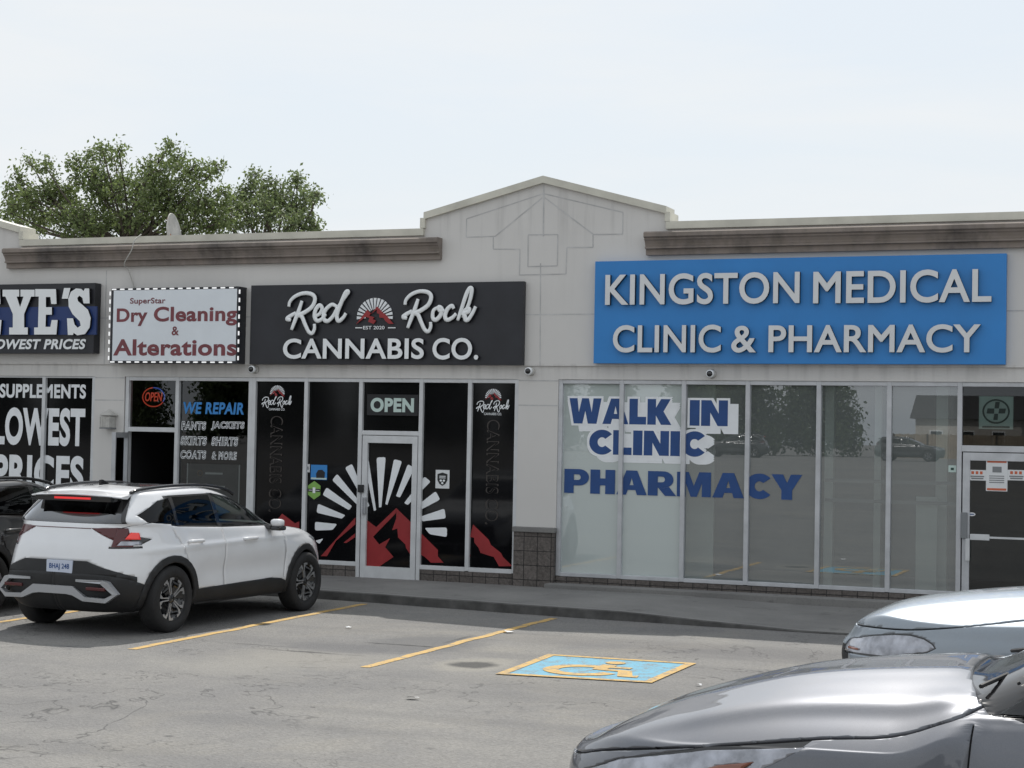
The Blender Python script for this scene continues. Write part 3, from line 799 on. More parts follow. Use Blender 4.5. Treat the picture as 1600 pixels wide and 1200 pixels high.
bm = B(); poly_xz(bm, Z3([(1133, 640), (1145, 650), (1142, 662), (1133, 662)], .0925), .0925); obj('mountain_decal', bm, M['vinylred'], fr)
bm = B(); poly_xz(bm, Z3([(222, 447), (260, 475), (285, 495), (306, 485), (306, 540), (150, 540)], .0925), .0925); obj('mountain_decal', bm, M['vinylred'], fr)
SCR = {  # script lettering as pen strokes, x right, y down, traced from the sign
 'R': [[(62, 35), (48, 80), (28, 135), (8, 190)], [(-8, 66), (-2, 40), (25, 12), (70, -5), (115, 0), (132, 25), (118, 65), (80, 95), (45, 112), (62, 118), (82, 165), (100, 200), (118, 208), (130, 185), (130, 158)], [(30, 98), (-2, 118), (-16, 132), (5, 138)]],
 'e': [[(2, 122), (30, 105), (42, 78), (28, 62), (8, 85), (2, 122), (18, 145), (45, 132), (62, 108)]],
 'd': [[(76, 70), (48, 58), (14, 88), (4, 128), (24, 147), (54, 122), (80, 72)], [(80, 72), (122, 12), (136, -10), (122, -6), (98, 50), (76, 112), (84, 146), (108, 130), (125, 104)]],
 'o': [[(42, 72), (15, 88), (10, 125), (26, 140), (52, 115), (58, 80), (42, 72), (50, 92), (74, 88)]],
 'c': [[(52, 82), (42, 66), (18, 85), (6, 122), (18, 142), (45, 130), (66, 108)]],
 'k': [[(40, 130), (74, 50), (88, -16), (78, -26), (60, 5), (35, 80), (14, 145)], [(30, 108), (58, 84), (74, 82), (70, 98), (44, 108), (52, 122), (56, 142), (72, 138), (96, 100), (110, 70)]]}
def script_paths(items, fx):
    out = []
    for ch, ox, oy in items:
        for st in SCR[ch]: out.append([fx(ox+x, oy+y) for x, y in st])
    return out
RED = [('R', 282, 135), ('e', 410, 132), ('d', 455, 132)]; ROCK = [('R', 900, 125), ('o', 1030, 132), ('c', 1100, 130), ('k', 1160, 130)]
def logo(cx, cz, s, y, parent):
    emblem(cx, cz, s*.50, y, parent, 'logo')
    fx = lambda x, yy: (cx+((x-270)/330-1)*s*1.0, cz-.28*s-(yy-150)/330*s)
    fx2 = lambda x, yy: (cx+((x-885)/390+.05)*s*1.0, cz-.28*s-(yy-150)/330*s)
    bm = strokes(script_paths(RED, fx) + script_paths(ROCK, fx2), .028*s, y-.010, .2, .002)
    obj('logo_script', bm, M['vinylwhite'], parent)
    obj('logo_lettering', text('CANNABIS CO.', cx-.55*s, cx+.55*s, cz-1.02*s, cz-.88*s, y-.002, off=.01), M['vinylwhite'], parent)
for (u, v) in ((433, 615), (770.5, 621)):
    p = at(u, v, .09); logo(p[0]+.0, p[1], .245, .094, fr)
for (u0, v0, u1, v1) in ((423, 650, 439, 800), (761, 656, 778, 820)):
    a = at(u0, v0, .094); b = at(u1, v1, .094)
    obj('window_lettering', text('CANNABIS CO.', a[0], b[0], b[1], a[1], .094, off=.02, rot=True), M['ghost'], fr)
    obj('lettering_core', text('CANNABIS CO.', a[0]+.02, b[0]-.02, b[1]+.01, a[1]-.01, .0925, rot=True), M['blackfilm'], fr)
# door
x0, x1 = RX[2]+.03, RX[3]-.03
bm = B(); box(bm, x0+.012, x0+.095, .05, .11, .10, 2.155, .004); box(bm, x1-.095, x1-.012, .05, .11, .10, 2.155, .004)
box(bm, x0+.095, x1-.095, .052, .108, .10, .27); box(bm, x0+.095, x1-.095, .052, .108, 2.05, 2.155)
d = obj('shop_door', bm, M['alum2'], mall)
pane(x0+.095, x1-.095, .27, 2.05, M['blackfilm'], d, .099, 'door_glass')
bm = B(); box(bm, x0+.03, x0+.10, .0, .05, 1.02, 1.26, .006); tube(bm, [(x0+.065, -.03, 1.02), (x0+.065, -.03, 1.26)], .014); obj('door_handle', bm, M['alum'], d)
bm = B(); box(bm, x0-.03, x0+.055, .005, .0445, 1.33, 1.44, .004); obj('lock_box', bm, M['trim'], d)
bm = B(); box(bm, -11.26, -10.2, -.08, .12, .03, .10, .006); obj('door_threshold', bm, M['concrete'], mall)
# OPEN panel in the transom
a = at(573, 616, .06); b = at(652, 650, .06)
os_ = empty('open_sign', ((a[0]+b[0])/2, .075, b[1]), 0, 'rectangular OPEN sign with pale block letters above the black shop door', 'sign')
w_ = (b[0]-a[0])/2; h_ = a[1]-b[1]
bm = B(); box(bm, -w_, w_, -.0, .018, 0, h_, .003); obj('panel', bm, M['return'], os_)
for l in text('OPEN', -w_*.85, w_*.85, h_*.16, h_*.84, -.006, off=.045, depth=.006, letters=True): obj('letter', l, [M['palegreen'], M['palegreen']], os_)

# ---- clinic front
CX = [-8.135, -7.25, -6.37, -5.49, -4.54, -3.625, -2.735]
fr = frame('storefront_window', [(x, .27 if i < 6 else .09, ZT+.03) for i, x in enumerate(CX)] + [(-1.22, .09, ZT+.03), (.3, .27, ZT+.03), (1.8, .27, ZT+.03), (3.3, .27, ZT+.03), (4.9, .27, ZT+.03), (6.46, .27, ZT+.03)],
           [(a, b, ZT, .028) for a, b in zip(CX, CX[1:])] + [(a, b, .292, .026) for a, b in zip(CX, CX[1:])] + [(-2.735, -1.22, ZT, .028), (-2.735, -1.22, 2.14, .04)] + [(a, b, z, .028) for a, b in ((-1.22, .3), (.3, 1.8), (1.8, 3.3), (3.3, 4.9), (4.9, 6.46)) for z in (ZT, .292)], mall, m=M['alum'])
for i in range(6): pane(CX[i]+.03, CX[i+1]-.03, .318, ZT-.03, M['frosted'] if i < 2 else M['clear'], fr)
for a, b in ((-1.22, .3), (.3, 1.8), (1.8, 3.3), (3.3, 4.9), (4.9, 6.46)): pane(a+.03, b-.03, .318, ZT-.03, M['clear'], fr)
pane(-2.705, -1.25, 2.18, ZT-.03, M['darkglass'], fr)
def outlined(body, u0, v0, u1, v1, off, grow, sh):
    for k, (du, dv) in enumerate(((0, 0), sh)):
        for j, (eu, ev) in enumerate(((-grow, -grow), (grow, -grow), (-grow, grow), (grow, grow), (0, grow), (0, -grow), (-grow, 0), (grow, 0))):
            obj('lettering_outline', text_px(body, u0+du+eu, v0+dv+ev, u1+du+eu, v1+dv+ev, .0988-.0004*(j+8*(1-k)), block=True), M['vinylwhite'], fr)
    obj('window_lettering', text_px(body, u0, v0, u1, v1, .0915, block=True), M['vinylblue'], fr)
outlined('WALK', 890, 622, 1049, 664, .105, 3.4, (12, 9)); outlined('IN', 1078, 625, 1137, 666, .105, 3.4, (13, 9)); outlined('CLINIC', 921, 671, 1101, 714, .105, 3.4, (12, 9))
obj('window_lettering', text_px('PHARMACY', 882, 732, 1253, 782, .0915, block=True), M['vinylblue'], fr)
# clinic door
bm = B(); x0, x1 = -2.70, -1.255
box(bm, x0+.01, x0+.10, .05, .11, .10, 2.09, .004); box(bm, x1-.10, x1-.01, .05, .11, .10, 2.09, .004); box(bm, x0+.10, x1-.10, .052, .108, .10, .25); box(bm, x0+.10, x1-.10, .052, .108, 1.99, 2.09)
d = obj('shop_door', bm, M['alum'], mall); pane(x0+.10, x1-.10, .25, 1.99, M['darkglass'], d, .085, 'door_glass')
bm = B(); box(bm, x0+.0, x0+.075, .005, .05, 1.0, 1.33, .005); obj('lock_box', bm, M['greytext'], d)
bm = B(); box(bm, x0+.06, x0+.11, -.01, .05, .72, 1.0, .005); box(bm, x0+.11, x0+.35, .02, .055, .985, 1.06, .005); box(bm, x0+.35, x1-.12, .03, .05, 1.01, 1.035); obj('door_handle', bm, M['alum2'], d)
# interiors
bm = B(); box(bm, -8.14, 6.5, 5.0, 5.1, 0, 3.2); box(bm, -8.16, -8.06, .26, 5.0, 0, 3.2); box(bm, 6.5, 6.6, .26, 5.0, 0, 3.2); obj('clinic_walls', bm, M['interior'], mall)
bm = B(); box(bm, -8.06, 6.5, .26, 5.0, .0, .1); obj('clinic_floor', bm, M['interiorfloor'], mall)
bm = B(); box(bm, -15.3, 6.5, .26, 5.0, 3.0, 3.1); obj('ceiling', bm, M['interior'], mall)
for q in ((-8.05, -6.05, .50, .54, .1, 2.99), (-4.62, -4.50, .9, 1.0, .1, 2.99), (-3.1, -2.95, .6, .7, .1, 2.99), (-3.32, -3.05, .42, .46, .1, 1.5), (-3.95, -3.86, .9, .98, .1, 2.99)):
    bm = B(); box(bm, *q); obj('partition', bm, M['partition'], mall)
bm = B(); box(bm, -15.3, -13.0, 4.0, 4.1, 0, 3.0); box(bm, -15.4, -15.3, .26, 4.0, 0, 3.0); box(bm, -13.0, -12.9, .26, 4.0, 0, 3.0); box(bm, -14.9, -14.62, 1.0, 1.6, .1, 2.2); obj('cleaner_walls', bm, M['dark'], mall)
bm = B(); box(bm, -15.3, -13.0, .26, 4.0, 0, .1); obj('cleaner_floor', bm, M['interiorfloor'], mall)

for z in (1.66, 1.40):
    bm = B(); box(bm, -4.50, -2.78, .33, .345, z, z+.045); obj('glass_band', bm, M['greytext'], mall)

# ------------------------------------------------------------------ signs on the facade
def sign(name, u0, v0, u1, v1, depth, label, face, y=-.01, bev=.004):
    a = at(u0, v0, y-depth); b = at(u1, v1, y-depth)
    x0, x1, z0, z1 = a[0], b[0], b[1], a[1]
    e = empty(name, ((x0+x1)/2, y, z0), 0, label, 'sign')
    bm = B(); box(bm, -(x1-x0)/2, (x1-x0)/2, -depth, 0, 0, z1-z0, bev); obj('panel', bm, face, e)
    return e, (x0+x1)/2, z0, y-depth
def on(e, cx, z0, y, bm):   # move world-placed mesh into the sign's space
    bmesh.ops.translate(bm, verts=bm.verts[:], vec=(-cx, .01, -z0)); return bm
def px_letters(e, S, body, u0, v0, u1, v1, depth, mats, off, **k):
    cx, z0, y = S
    for l in text_px(body, u0, v0, u1, v1, y-depth, off=off, depth=depth, letters=True, **k):
        obj('letter', on(e, cx, z0, y, l), mats, e)
# blue clinic sign
e, *S = sign('clinic_sign', 930, 408.5, 1571, 569.5, .10, 'wide blue sign reading KINGSTON MEDICAL CLINIC & PHARMACY in raised grey letters', M['bluepanel'])
LB = [M['lettergrey'], M['bluereturn']]
px_letters(e, S, 'KINGSTON', 946, 429, 1249, 474, .07, LB, .016); px_letters(e, S, 'MEDICAL', 1271, 424, 1549, 472, .07, LB, .016)
px_letters(e, S, 'CLINIC', 958, 508, 1126, 551, .07, LB, .016); px_letters(e, S, '&', 1143, 509, 1181, 551, .07, LB, .016); px_letters(e, S, 'PHARMACY', 1201, 508, 1532, 551, .07, LB, .016)
# cannabis sign
e, *S = sign('cannabis_shop_sign', 392.5, 446, 816, 570.5, .09, 'long black sign reading Red Rock CANNABIS CO. with sunburst and red mountain', M['blackpanel'])
cx, z0, y = S
px_letters(e, S, 'CANNABIS', 442.5, 529, 662, 561, .06, [M['white'], M['return']], .022); px_letters(e, S, 'CO.', 676, 528, 747, 562, .06, [M['white'], M['return']], .022)
fx = lambda x, yy: at(370+x/3.404, 420+yy/3.404, y-.07)
for ch, ox, oy in RED+ROCK:
    P = [[fx(ox+a, oy+b) for a, b in st] for st in SCR[ch]]
    b = strokes(P, .033, y-.055, .45, .012); obj('letter', on(e, cx, z0, y, b), M['white'], e, True)
    b = strokes(P, .036, y-.028, .75, .006); obj('letter_return', on(e, cx, z0, y, b), M['return'], e, True)
p = fx(726, 255); emb = empty('emblem', (p[0]-cx, 0, 0)); emb.parent = e
COL.objects.unlink(emb); bpy.data.objects.remove(emb)
def emblem_sign(cxw, czw, r):
    n0 = set(COL.objects); emblem(cxw-cx, czw-z0, r, y+.01-.028, e, 'emblem', .02)
emblem_sign(p[0], p[1]-.01, .285)
obj('date_lettering', on(e, cx, z0, y, text_px('EST 2020', 370+672/3.404, 420+304/3.404, 370+786/3.404, 420+322/3.404, y-.02, off=.012)), M['white'], e)
for u0, u1 in ((622, 658), (796, 836)):
    bm = B(); a = fx(u0, 310); c = fx(u1, 315); box(bm, a[0], c[0], y-.02, y-.012, c[1], a[1])
    obj('date_rule', on(e, cx, z0, y, bm), M['white'], e)
# dry cleaning light box
e, *S = sign('dry_cleaning_sign', 174, 450.5, 371, 568, .22, 'white lightbox sign reading SuperStar Dry Cleaning & Alterations in maroon', M['blackpanel'])
cx, z0, y = S
a = at(178, 454, y); b = at(368, 564, y)
bm = B(); box(bm, a[0]-cx, b[0]-cx, y-.003, y+.02, b[1]-z0, a[1]-z0); obj('face', on(e, 0, 0, y, bm), M['lightbox'], e)
def dl(body, u0, v0, u1, v1, off, m=M['maroon'], **k):
    obj('lettering', on(e, cx, z0, y, text_px(body, u0, v0, u1, v1, y-.006, off=off, **k)), m, e)
Z1 = lambda x, yy: (x/3.0, 400+yy/3.0)
dl('SuperStar', *Z1(610, 197), *Z1(775, 230), .02); dl('Dry', *Z1(548, 246), *Z1(690, 328), .03); dl('Cleaning', *Z1(722, 238), *Z1(1110, 326), .03); dl('&', *Z1(805, 330), *Z1(838, 372), .02); dl('Alterations', *Z1(532, 390), *Z1(1108, 468), .03)
bm = B(); c1 = at(174, 450.5, y); c2 = at(371, 568, y); xA, xB, zA, zB = c1[0]-cx+.018, c2[0]-cx-.018, c2[1]-z0+.018, c1[1]-z0-.018
bm.free()
for i in range(15):
    t0 = i/15; t1 = (i+.5)/15
    for z in (zA, zB): bm = B(); box(bm, xA+(xB-xA)*t0, xA+(xB-xA)*t1, y-.012+.01, y+.01, z-.010, z+.010); obj('light_strip', bm, M['led'], e)
for i in range(9):
    t0 = (i+.25)/9; t1 = (i+.75)/9
    for x in (xA-.03, xB+.03): bm = B(); box(bm, x-.010, x+.010, y-.012+.01, y+.01, zA+(zB-zA)*t0, zA+(zB-zA)*t1); obj('light_strip', bm, M['led'], e)
# supplement shop sign, runs out of frame to the left
e, *S = sign('supplement_shop_sign', -150, 447, 146, 552, .16, 'black and navy sign with big slab letters and LOWEST PRICES, cut by the left edge', M['blackpanel'])
cx, z0, y = S
a = at(-150, 482, y); b = at(149, 523, y); bm = B(); box(bm, a[0], b[0]+.02, y-.012, y+.02, b[1], a[1]); obj('band', on(e, cx, z0, y, bm), M['navy'], e)
EE = [(165, 155), (262, 155), (265, 225), (240, 225), (236, 192), (215, 192), (215, 240), (243, 240), (243, 275), (215, 275), (213, 332), (236, 332), (242, 300), (270, 300), (264, 368), (160, 368), (160, 335), (178, 335), (182, 190), (165, 190)]
YY = [(12, 158), (90, 158), (90, 190), (78, 190), (94, 240), (110, 190), (96, 190), (96, 158), (162, 158), (162, 190), (146, 190), (113, 272), (113, 335), (130, 335), (130, 368), (43, 368), (43, 335), (60, 335), (60, 272), (25, 190), (12, 190)]
AP = [(300, 150), (330, 150), (318, 200), (290, 200)]
SS = [(418, 152), (420, 222), (392, 222), (386, 196), (372, 186), (362, 196), (366, 212), (385, 228), (412, 252), (425, 290), (420, 335), (398, 366), (362, 372), (345, 360), (342, 370), (318, 370), (314, 292), (342, 292), (350, 322), (364, 336), (378, 326), (374, 306), (340, 272), (322, 238), (320, 200), (332, 168), (356, 152), (380, 154), (392, 164), (398, 152)]
for L in (EE, YY, AP, SS, [(p[0]-263, p[1]) for p in EE]):
    bm = B(); poly_xz(bm, [at(*Z1(*q), y-.06) for q in L], y-.06, .06)
    bm.normal_update()
    for f in bm.faces: f.material_index = 0 if (abs(f.normal.y) > .9 and f.calc_center_median().y < y-.03) else 1
    obj('letter', on(e, cx, z0, y, bm), [M['white'], M['return']], e)
bm = text_px('LOWEST PRICES', *Z1(-55, 390), *Z1(402, 437), y-.014, off=.035, shear=.2); obj('lettering', on(e, cx, z0, y, bm), M['white'], e)

# ------------------------------------------------------------------ small things on the facade
def camera_thing(u, v, label):
    p = at(u, v, -.06); e = empty('security_camera', (p[0], .03, p[1]), 0, label, 'camera', 'security cameras under the signs')
    bm = B(); lathe(bm, [(0, 0), (.06, 0), (.06, -.025), (.045, -.04), (0, -.04)], 20, 'y'); obj('mount', bm, M['lampcream'], e, True)
    bm = B(); lathe(bm, [(0, -.04), (.03, -.04), (.045, -.065), (.055, -.10), (.052, -.13), (.04, -.135)], 20, 'y'); obj('housing', bm, M['white'], e, True)
    bm = B(); lathe(bm, [(.042, -.128), (.036, -.15), (.02, -.163), (0, -.166)], 20, 'y'); obj('lens', bm, M['gloss'], e, True)
camera_thing(394.5, 577, 'small white security camera at the left end of the black cannabis sign')
camera_thing(826.5, 580, 'small white security camera on the wall below the gable pillar')
camera_thing(1110, 584, 'small white security camera under the blue clinic sign')
p = at(166, 670, -.1)
e = empty('wall_lantern', (p[0], -.04, p[1]), 0, 'cream box lantern on the pillar between two shop fronts', 'lamp')
bm = B(); box(bm, -.085, .085, -.1, .06, .02, .19, .006); obj('body', bm, M['lampcream'], e)
bm = B()
for k in range(5): box(bm, -.092+.04*k, -.080+.04*k, -.108, -.1005, .025, .185)
obj('ribs', bm, M['lampcream'], e)
bm = B(); lathe(bm, [(0, .30), (.02, .295), (.05, .262), (.13, .222), (.135, .205), (.09, .195), (0, .195)], 24); obj('cap', bm, M['lampcream'], e, True)
bm = B(); box(bm, -.095, .095, -.11, .068, .0, .0195, .004); obj('base', bm, M['greytext'], e)
# cable down the wall
a = at(207, 385, -.21); q = at(203, 412, -.02); r = at(213, 450, -.02)
bm = B(); tube(bm, [tuple(k) for k in spline([(a[0]+.05, -.06, a[1]+.2), (a[0]+.03, -.215, a[1]+.08), (a[0], -.225, a[1]-.05), (q[0], -.17, q[1]-.02), (q[0]+.01, -.06, q[1]-.12), (r[0], -.02, r[1]-.1)], 6)], .009, 6)
tag(obj('cable', bm, M['dish']), 'thin grey cable hanging over the cornice above the dry cleaning sign', 'cable')
# satellite dish behind the parapet
p = at(264, 370, 1.2)
e = empty('satellite_dish', (p[0], 1.2, p[1]-.55), 0, 'weathered grey satellite dish with rust patch behind the parapet', 'satellite dish')
bm = B(); lathe(bm, [(0, .0), (.12, .012), (.22, .04), (.29, .075), (.295, .078), (.29, .09), (.2, .055), (0, .015)], 32, 'x')
o = obj('reflector', bm, M['dish'], e, True, (0, 0, .58)); o.scale = (1.2, .85, 1.15); o.rotation_euler = (0, R(-10), R(8))
bm = B(); lathe(bm, [(0, .0), (.09, .01), (.12, .012)], 20, 'x'); o2 = obj('rust_patch', bm, M['rust'], o, True, (.012, -.02, .08)); o2.scale = (1, .8, 1.4)
bm = B(); tube(bm, [(0, 0, -.2), (0, 0, .45), (-.02, .0, .58)], .025); tube(bm, [(0, 0, .45), (.25, -.1, .4), (.42, -.18, .55)], .012); obj('mast', bm, M['dish'], e)
# neon OPEN
p = at(240, 620.5, .2)
e = empty('neon_open_sign', (p[0], .2, p[1]), 0, 'oval neon OPEN sign glowing red in the dark window over the open doorway', 'sign')
bm = B(); tube(bm, [(.195*math.cos(t), 0, .145*math.sin(t)) for t in np.linspace(R(95), R(330), 26)], .009, 6); obj('red_tube', bm, M['neonred'], e)
bm = B(); tube(bm, [(.195*math.cos(t), .0, .145*math.sin(t)) for t in np.linspace(R(-28), R(92), 16)], .009, 6); obj('blue_tube', bm, M['neonblue'], e)
o = obj('lettering', text('OPEN', -.155, .155, -.065, .075, 0, off=.01, shear=.2, depth=.01), [M['neonred'], M['neonred']], e)
# stickers on the cannabis shop glass
def card(name, u0, v0, u1, v1, Y, m, label, cat, group=None):
    a = at(u0, v0, Y); b = at(u1, v1, Y)
    e = empty(name, ((a[0]+b[0])/2, Y, (a[1]+b[1])/2), 0, label, cat, group)
    w, h = (b[0]-a[0])/2, (a[1]-b[1])/2
    bm = B(); box(bm, -w, w, -.003, .0, -h, h); obj('sheet', bm, m, e)
    return e, w, h
e, w, h = card('parking_poster', 486, 726, 511, 750, .090, M['signblue'], 'square blue illustrated poster on black glass above the green hexagon', 'poster')
bm = B(); poly_xz(bm, [(-w*.3, -h*.75), (w*.7, -h*.75), (w*.75, 0), (w*.4, h*.35), (-w*.1, h*.3), (-w*.35, -.2*h)], -.005); obj('figure', bm, M['return'], e)
bm = B(); poly_xz(bm, [(-w*.95, -h*.95), (w*.95, -h*.95), (w*.95, -h*.72), (-w*.95, -h*.72)], -.0045); obj('print', bm, M['palegreen'], e)
e, w, h = card('white_tag', 477, 725, 484, 738, .090, M['paper'], 'tiny white tag beside the blue poster on black glass', 'sticker')
bm = B(); box(bm, -w*.5, w*.5, -.005, -.0035, -h*.4, h*.4); obj('print', bm, M['greytext'], e)
a = at(491, 766, .09)
e = empty('hexagon_sticker', (a[0], .09, a[1]), 0, 'lime green hexagon sticker with white centre on black glass', 'sticker')
r_ = .118; bm = B(); poly_xz(bm, [(r_*math.cos(t), 1.15*r_*math.sin(t)) for t in np.arange(R(30), R(390), R(60))], -.003, .003); obj('sheet', bm, M['green'], e)
bm = B(); box(bm, -.1, .1, -.006, -.0035, -.022, .022); obj('band', bm, M['return'], e)
bm = B(); box(bm, -.022, .022, -.009, -.0065, -.042, .042, .001); box(bm, -.09, -.03, -.0085, -.0065, -.004, .004); box(bm, .03, .09, -.0085, -.0065, -.004, .004); obj('print', bm, M['white'], e)
e, w, h = card('shield_notice', 681, 734, 702, 763.5, .090, M['paper'], 'white card with dark shield emblem right of the black shop door', 'sticker')
bm = B(); poly_xz(bm, [(-.72*w, .55*h), (-.72*w, -.1*h), (-.45*w, -.5*h), (0, -.72*h), (.45*w, -.5*h), (.72*w, -.1*h), (.72*w, .55*h), (0, .72*h)], -.005); obj('shield', bm, M['return'], e)
bm = B(); box(bm, -.45*w, .45*w, -.0075, -.0055, .28*h, .36*h); box(bm, -.45*w, .45*w, -.0075, -.0055, .1*h, .18*h)
for dx, dz in ((-.22, -.15), (.22, -.15), (0, -.42)):
    poly_xz(bm, [((dx+.17*math.cos(t))*w, (dz+.1*math.sin(t)*1.2)*h) for t in np.linspace(0, 2*math.pi, 10, endpoint=False)], -.0072)
obj('print', bm, M['white'], e)
# dry cleaner notice
a = at(292, 724, .12); b = at(373, 800, .12)
e = empty('glass_notice', ((a[0]+b[0])/2, .13, b[1]), 0, 'poster with tan print behind the glass under the WE REPAIR lettering', 'poster')
w, h = (b[0]-a[0])/2, a[1]-b[1]
bm = B(); box(bm, -w, w, 0, .004, 0, h); obj('sheet', bm, mat('dull_poster', (.10, .105, .11), .5, var=.2), e)
bm = B(); box(bm, -w, -w+.02, -.004, -.0005, 0, h); box(bm, w-.02, w, -.004, -.0005, 0, h)
for k in range(3): box(bm, -w*.3, w*(.35+.1*(k % 2)), -.003, -.0005, h*(.78-.28*k), h*(.82-.28*k))
obj('print', bm, M['paper'], e)
bm = B()
for k in range(3): tube(bm, [(-w*.5+.04*math.cos(t), -.002, h*(.80-.28*k)+.04*math.sin(t)) for t in np.linspace(0, 2*math.pi, 14, endpoint=False)], .006, 5, closed=True)
obj('bullet_rings', bm, M['tan'], e)
# clinic stickers
e, w, h = card('green_cross_sign', 1530, 619, 1583, 671, .115, M['palegreen'], 'pale green square sign with dark green cross in an oval above the clinic door', 'sign')
bm = B(); tube(bm, [(w*.75*math.cos(t), -.006, h*(.08+.7*math.sin(t))) for t in np.linspace(0, 2*math.pi, 30, endpoint=False)], .011, 6, .3, closed=True); obj('ring', bm, M['dkgreen'], e)
bm = B()
for q in ([(-.1, .2), (.16, .2), (.22, .6), (-.04, .6)], [(-.16, -.5), (.1, -.5), (.12, -.12), (-.1, -.12)], [(-.56, -.12), (-.12, -.12), (-.1, .2), (-.5, .2)], [(.14, -.1), (.52, -.1), (.58, .2), (.18, .2)]): poly_xz(bm, [(a*w, (b+.06)*h) for a, b in q], -.006)
obj('cross', bm, M['dkgreen'], e)
bm = B(); box(bm, -.8*w, .8*w, -.006, -.0035, -.92*h, -.82*h); obj('print', bm, M['dkgreen'], e)
e, w, h = card('door_notice', 1541, 716, 1574, 768, .070, M['paper'], 'tall white notice with orange bands on the clinic door glass', 'notice')
bm = B(); box(bm, -w*.9, w*.9, -.006, -.0035, .74*h, .94*h); box(bm, -w*.9, w*.9, -.006, -.0035, -.95*h, -.82*h); obj('band', bm, M['orange'], e)
bm = B(); box(bm, -.4*w, .45*w, -.006, -.0035, .15*h, .5*h)
for k in range(4): box(bm, -.7*w, .7*w, -.0062, -.0035, -.1*h-k*.13*h, -.05*h-k*.13*h)
obj('print', bm, M['greytext'], e)
for u0, u1, nm in ((1514, 1540.5, 'left'), (1574.5, 1602, 'right')):
    e, w, h = card('door_sticker', u0, 734, u1, 751, .070, M['paper'], f'small white sticker with icons just {nm} of the tall door notice', 'sticker', 'stickers on the clinic door')
    for k in range(3):
        bm = B(); box(bm, (-.7+.5*k)*w, (-.4+.5*k)*w, -.006, -.0035, .2*h, .75*h); obj('icon', bm, M['orange'], e)
    bm = B(); box(bm, -.8*w, .8*w, -.006, -.0035, -.35*h, -.1*h); box(bm, -.7*w, .7*w, -.006, -.0035, -.75*h, -.5*h); obj('print', bm, M['greytext'], e)
e, w, h = card('window_label', 1482, 727, 1494, 738, .093, M['palegreen'], 'small pale label on the clinic pane left of the door', 'sticker')
bm = B(); box(bm, -w*.4, w*.4, -.005, -.0035, -h*.4, h*.3); obj('print', bm, M['dkgreen'], e)
a = at(1518, 803.5, .075)
e = empty('oval_sticker', (a[0], .075, a[1]), 0, 'small white oval sticker low on the clinic door glass', 'sticker')
bm = B(); poly_xz(bm, [(.05*math.cos(t), .024*math.sin(t)) for t in np.linspace(0, 2*math.pi, 20, endpoint=False)], -.003, .003); obj('sheet', bm, M['paper'], e)
bm = B(); box(bm, -.03, .03, -.005, -.0035, -.006, .006); obj('print', bm, M['vinylblue'], e)

# ------------------------------------------------------------------ cars
def pchip(xs, zs, x):
    xs = np.array(xs, float); zs = np.array(zs, float)
    o = np.argsort(xs); xs, zs = xs[o], zs[o]
    if len(xs) == 1: return np.full_like(x, zs[0])
    h = np.diff(xs); d = np.diff(zs)/h; m = np.zeros_like(xs)
    m[0], m[-1] = d[0], d[-1]
    for i in range(1, len(xs)-1):
        m[i] = 0 if d[i-1]*d[i] <= 0 else 2*d[i-1]*d[i]/(d[i-1]+d[i])
    x = np.clip(x, xs[0], xs[-1]); i = np.clip(np.searchsorted(xs, x)-1, 0, len(xs)-2)
    t = (x-xs[i])/h[i]
    return zs[i]*(2*t**3-3*t**2+1)+h[i]*m[i]*(t**3-2*t**2+t)+zs[i+1]*(-2*t**3+3*t**2)+h[i]*m[i+1]*(t**3-t**2)
def shell(rows, nu=70, sub=5, deform=None):
    """body skin from a stack of plan outlines (rear extent, front extent, half width, corner exponents, side-view line)"""
    th = np.concatenate([np.linspace(0, math.pi/2-.02, 900), math.pi/2-.02*np.linspace(1, -1, 400)**3, np.linspace(math.pi/2+.02, math.pi, 900)])
    grid = []
    for xr, xf, Wd, nr, nf, zl in rows:
        c, s = np.cos(th), np.sin(th); xm = (xr+xf)/2; a = (xf-xr)/2
        n = np.where(c > 0, nr, nf)
        x = xm-a*np.sign(c)*np.abs(c)**(2/n); y = Wd*np.abs(s)**(2/n)
        L_ = np.concatenate([[0], np.cumsum(np.hypot(np.diff(x), np.diff(y)))]); L_ += np.linspace(0, 1e-6, len(L_))
        q = np.linspace(0, L_[-1], nu+1); x = np.interp(q, L_, x); y = np.interp(q, L_, y); y[0] = y[-1] = 0
        grid.append(np.stack([x, y, pchip([p[0] for p in zl], [p[1] for p in zl], x)], 1))
    gr = np.array(grid); out = []
    for i in range(len(gr)-1):
        p0 = gr[i-1] if i else 2*gr[0]-gr[1]; p1 = gr[i]; p2 = gr[i+1]; p3 = gr[i+2] if i < len(gr)-2 else 2*gr[-1]-gr[-2]
        for k in range(sub):
            t = k/sub; out.append(.5*((2*p1)+(-p0+p2)*t+(2*p0-5*p1+4*p2-p3)*t*t+(-p0+3*p1-3*p2+p3)*t**3))
    out.append(gr[-1]); g = np.array(out); g[:, :, 1] = np.maximum(g[:, :, 1], 0); g[:, 0, 1] = 0; g[:, -1, 1] = 0
    if deform is not None: g = deform(g)
    bm = B(); V = []
    for row in g:
        A = [bm.verts.new(p) for p in row]; C = [bm.verts.new((p[0], -p[1], p[2])) for p in row[1:-1]]
        V.append(A + C[::-1])
    m = len(V[0])
    for a, b in zip(V, V[1:]):
        for k in range(m): bm.faces.new((a[k], a[(k+1) % m], b[(k+1) % m], b[k]))
    bmesh.ops.remove_doubles(bm, verts=bm.verts[:], dist=1e-4)
    bmesh.ops.recalc_face_normals(bm, faces=bm.faces[:])
    if max(bm.faces, key=lambda f: f.calc_center_median().z).normal.z < 0: bmesh.ops.reverse_faces(bm, faces=bm.faces[:])
    bm.normal_update()
    return bm

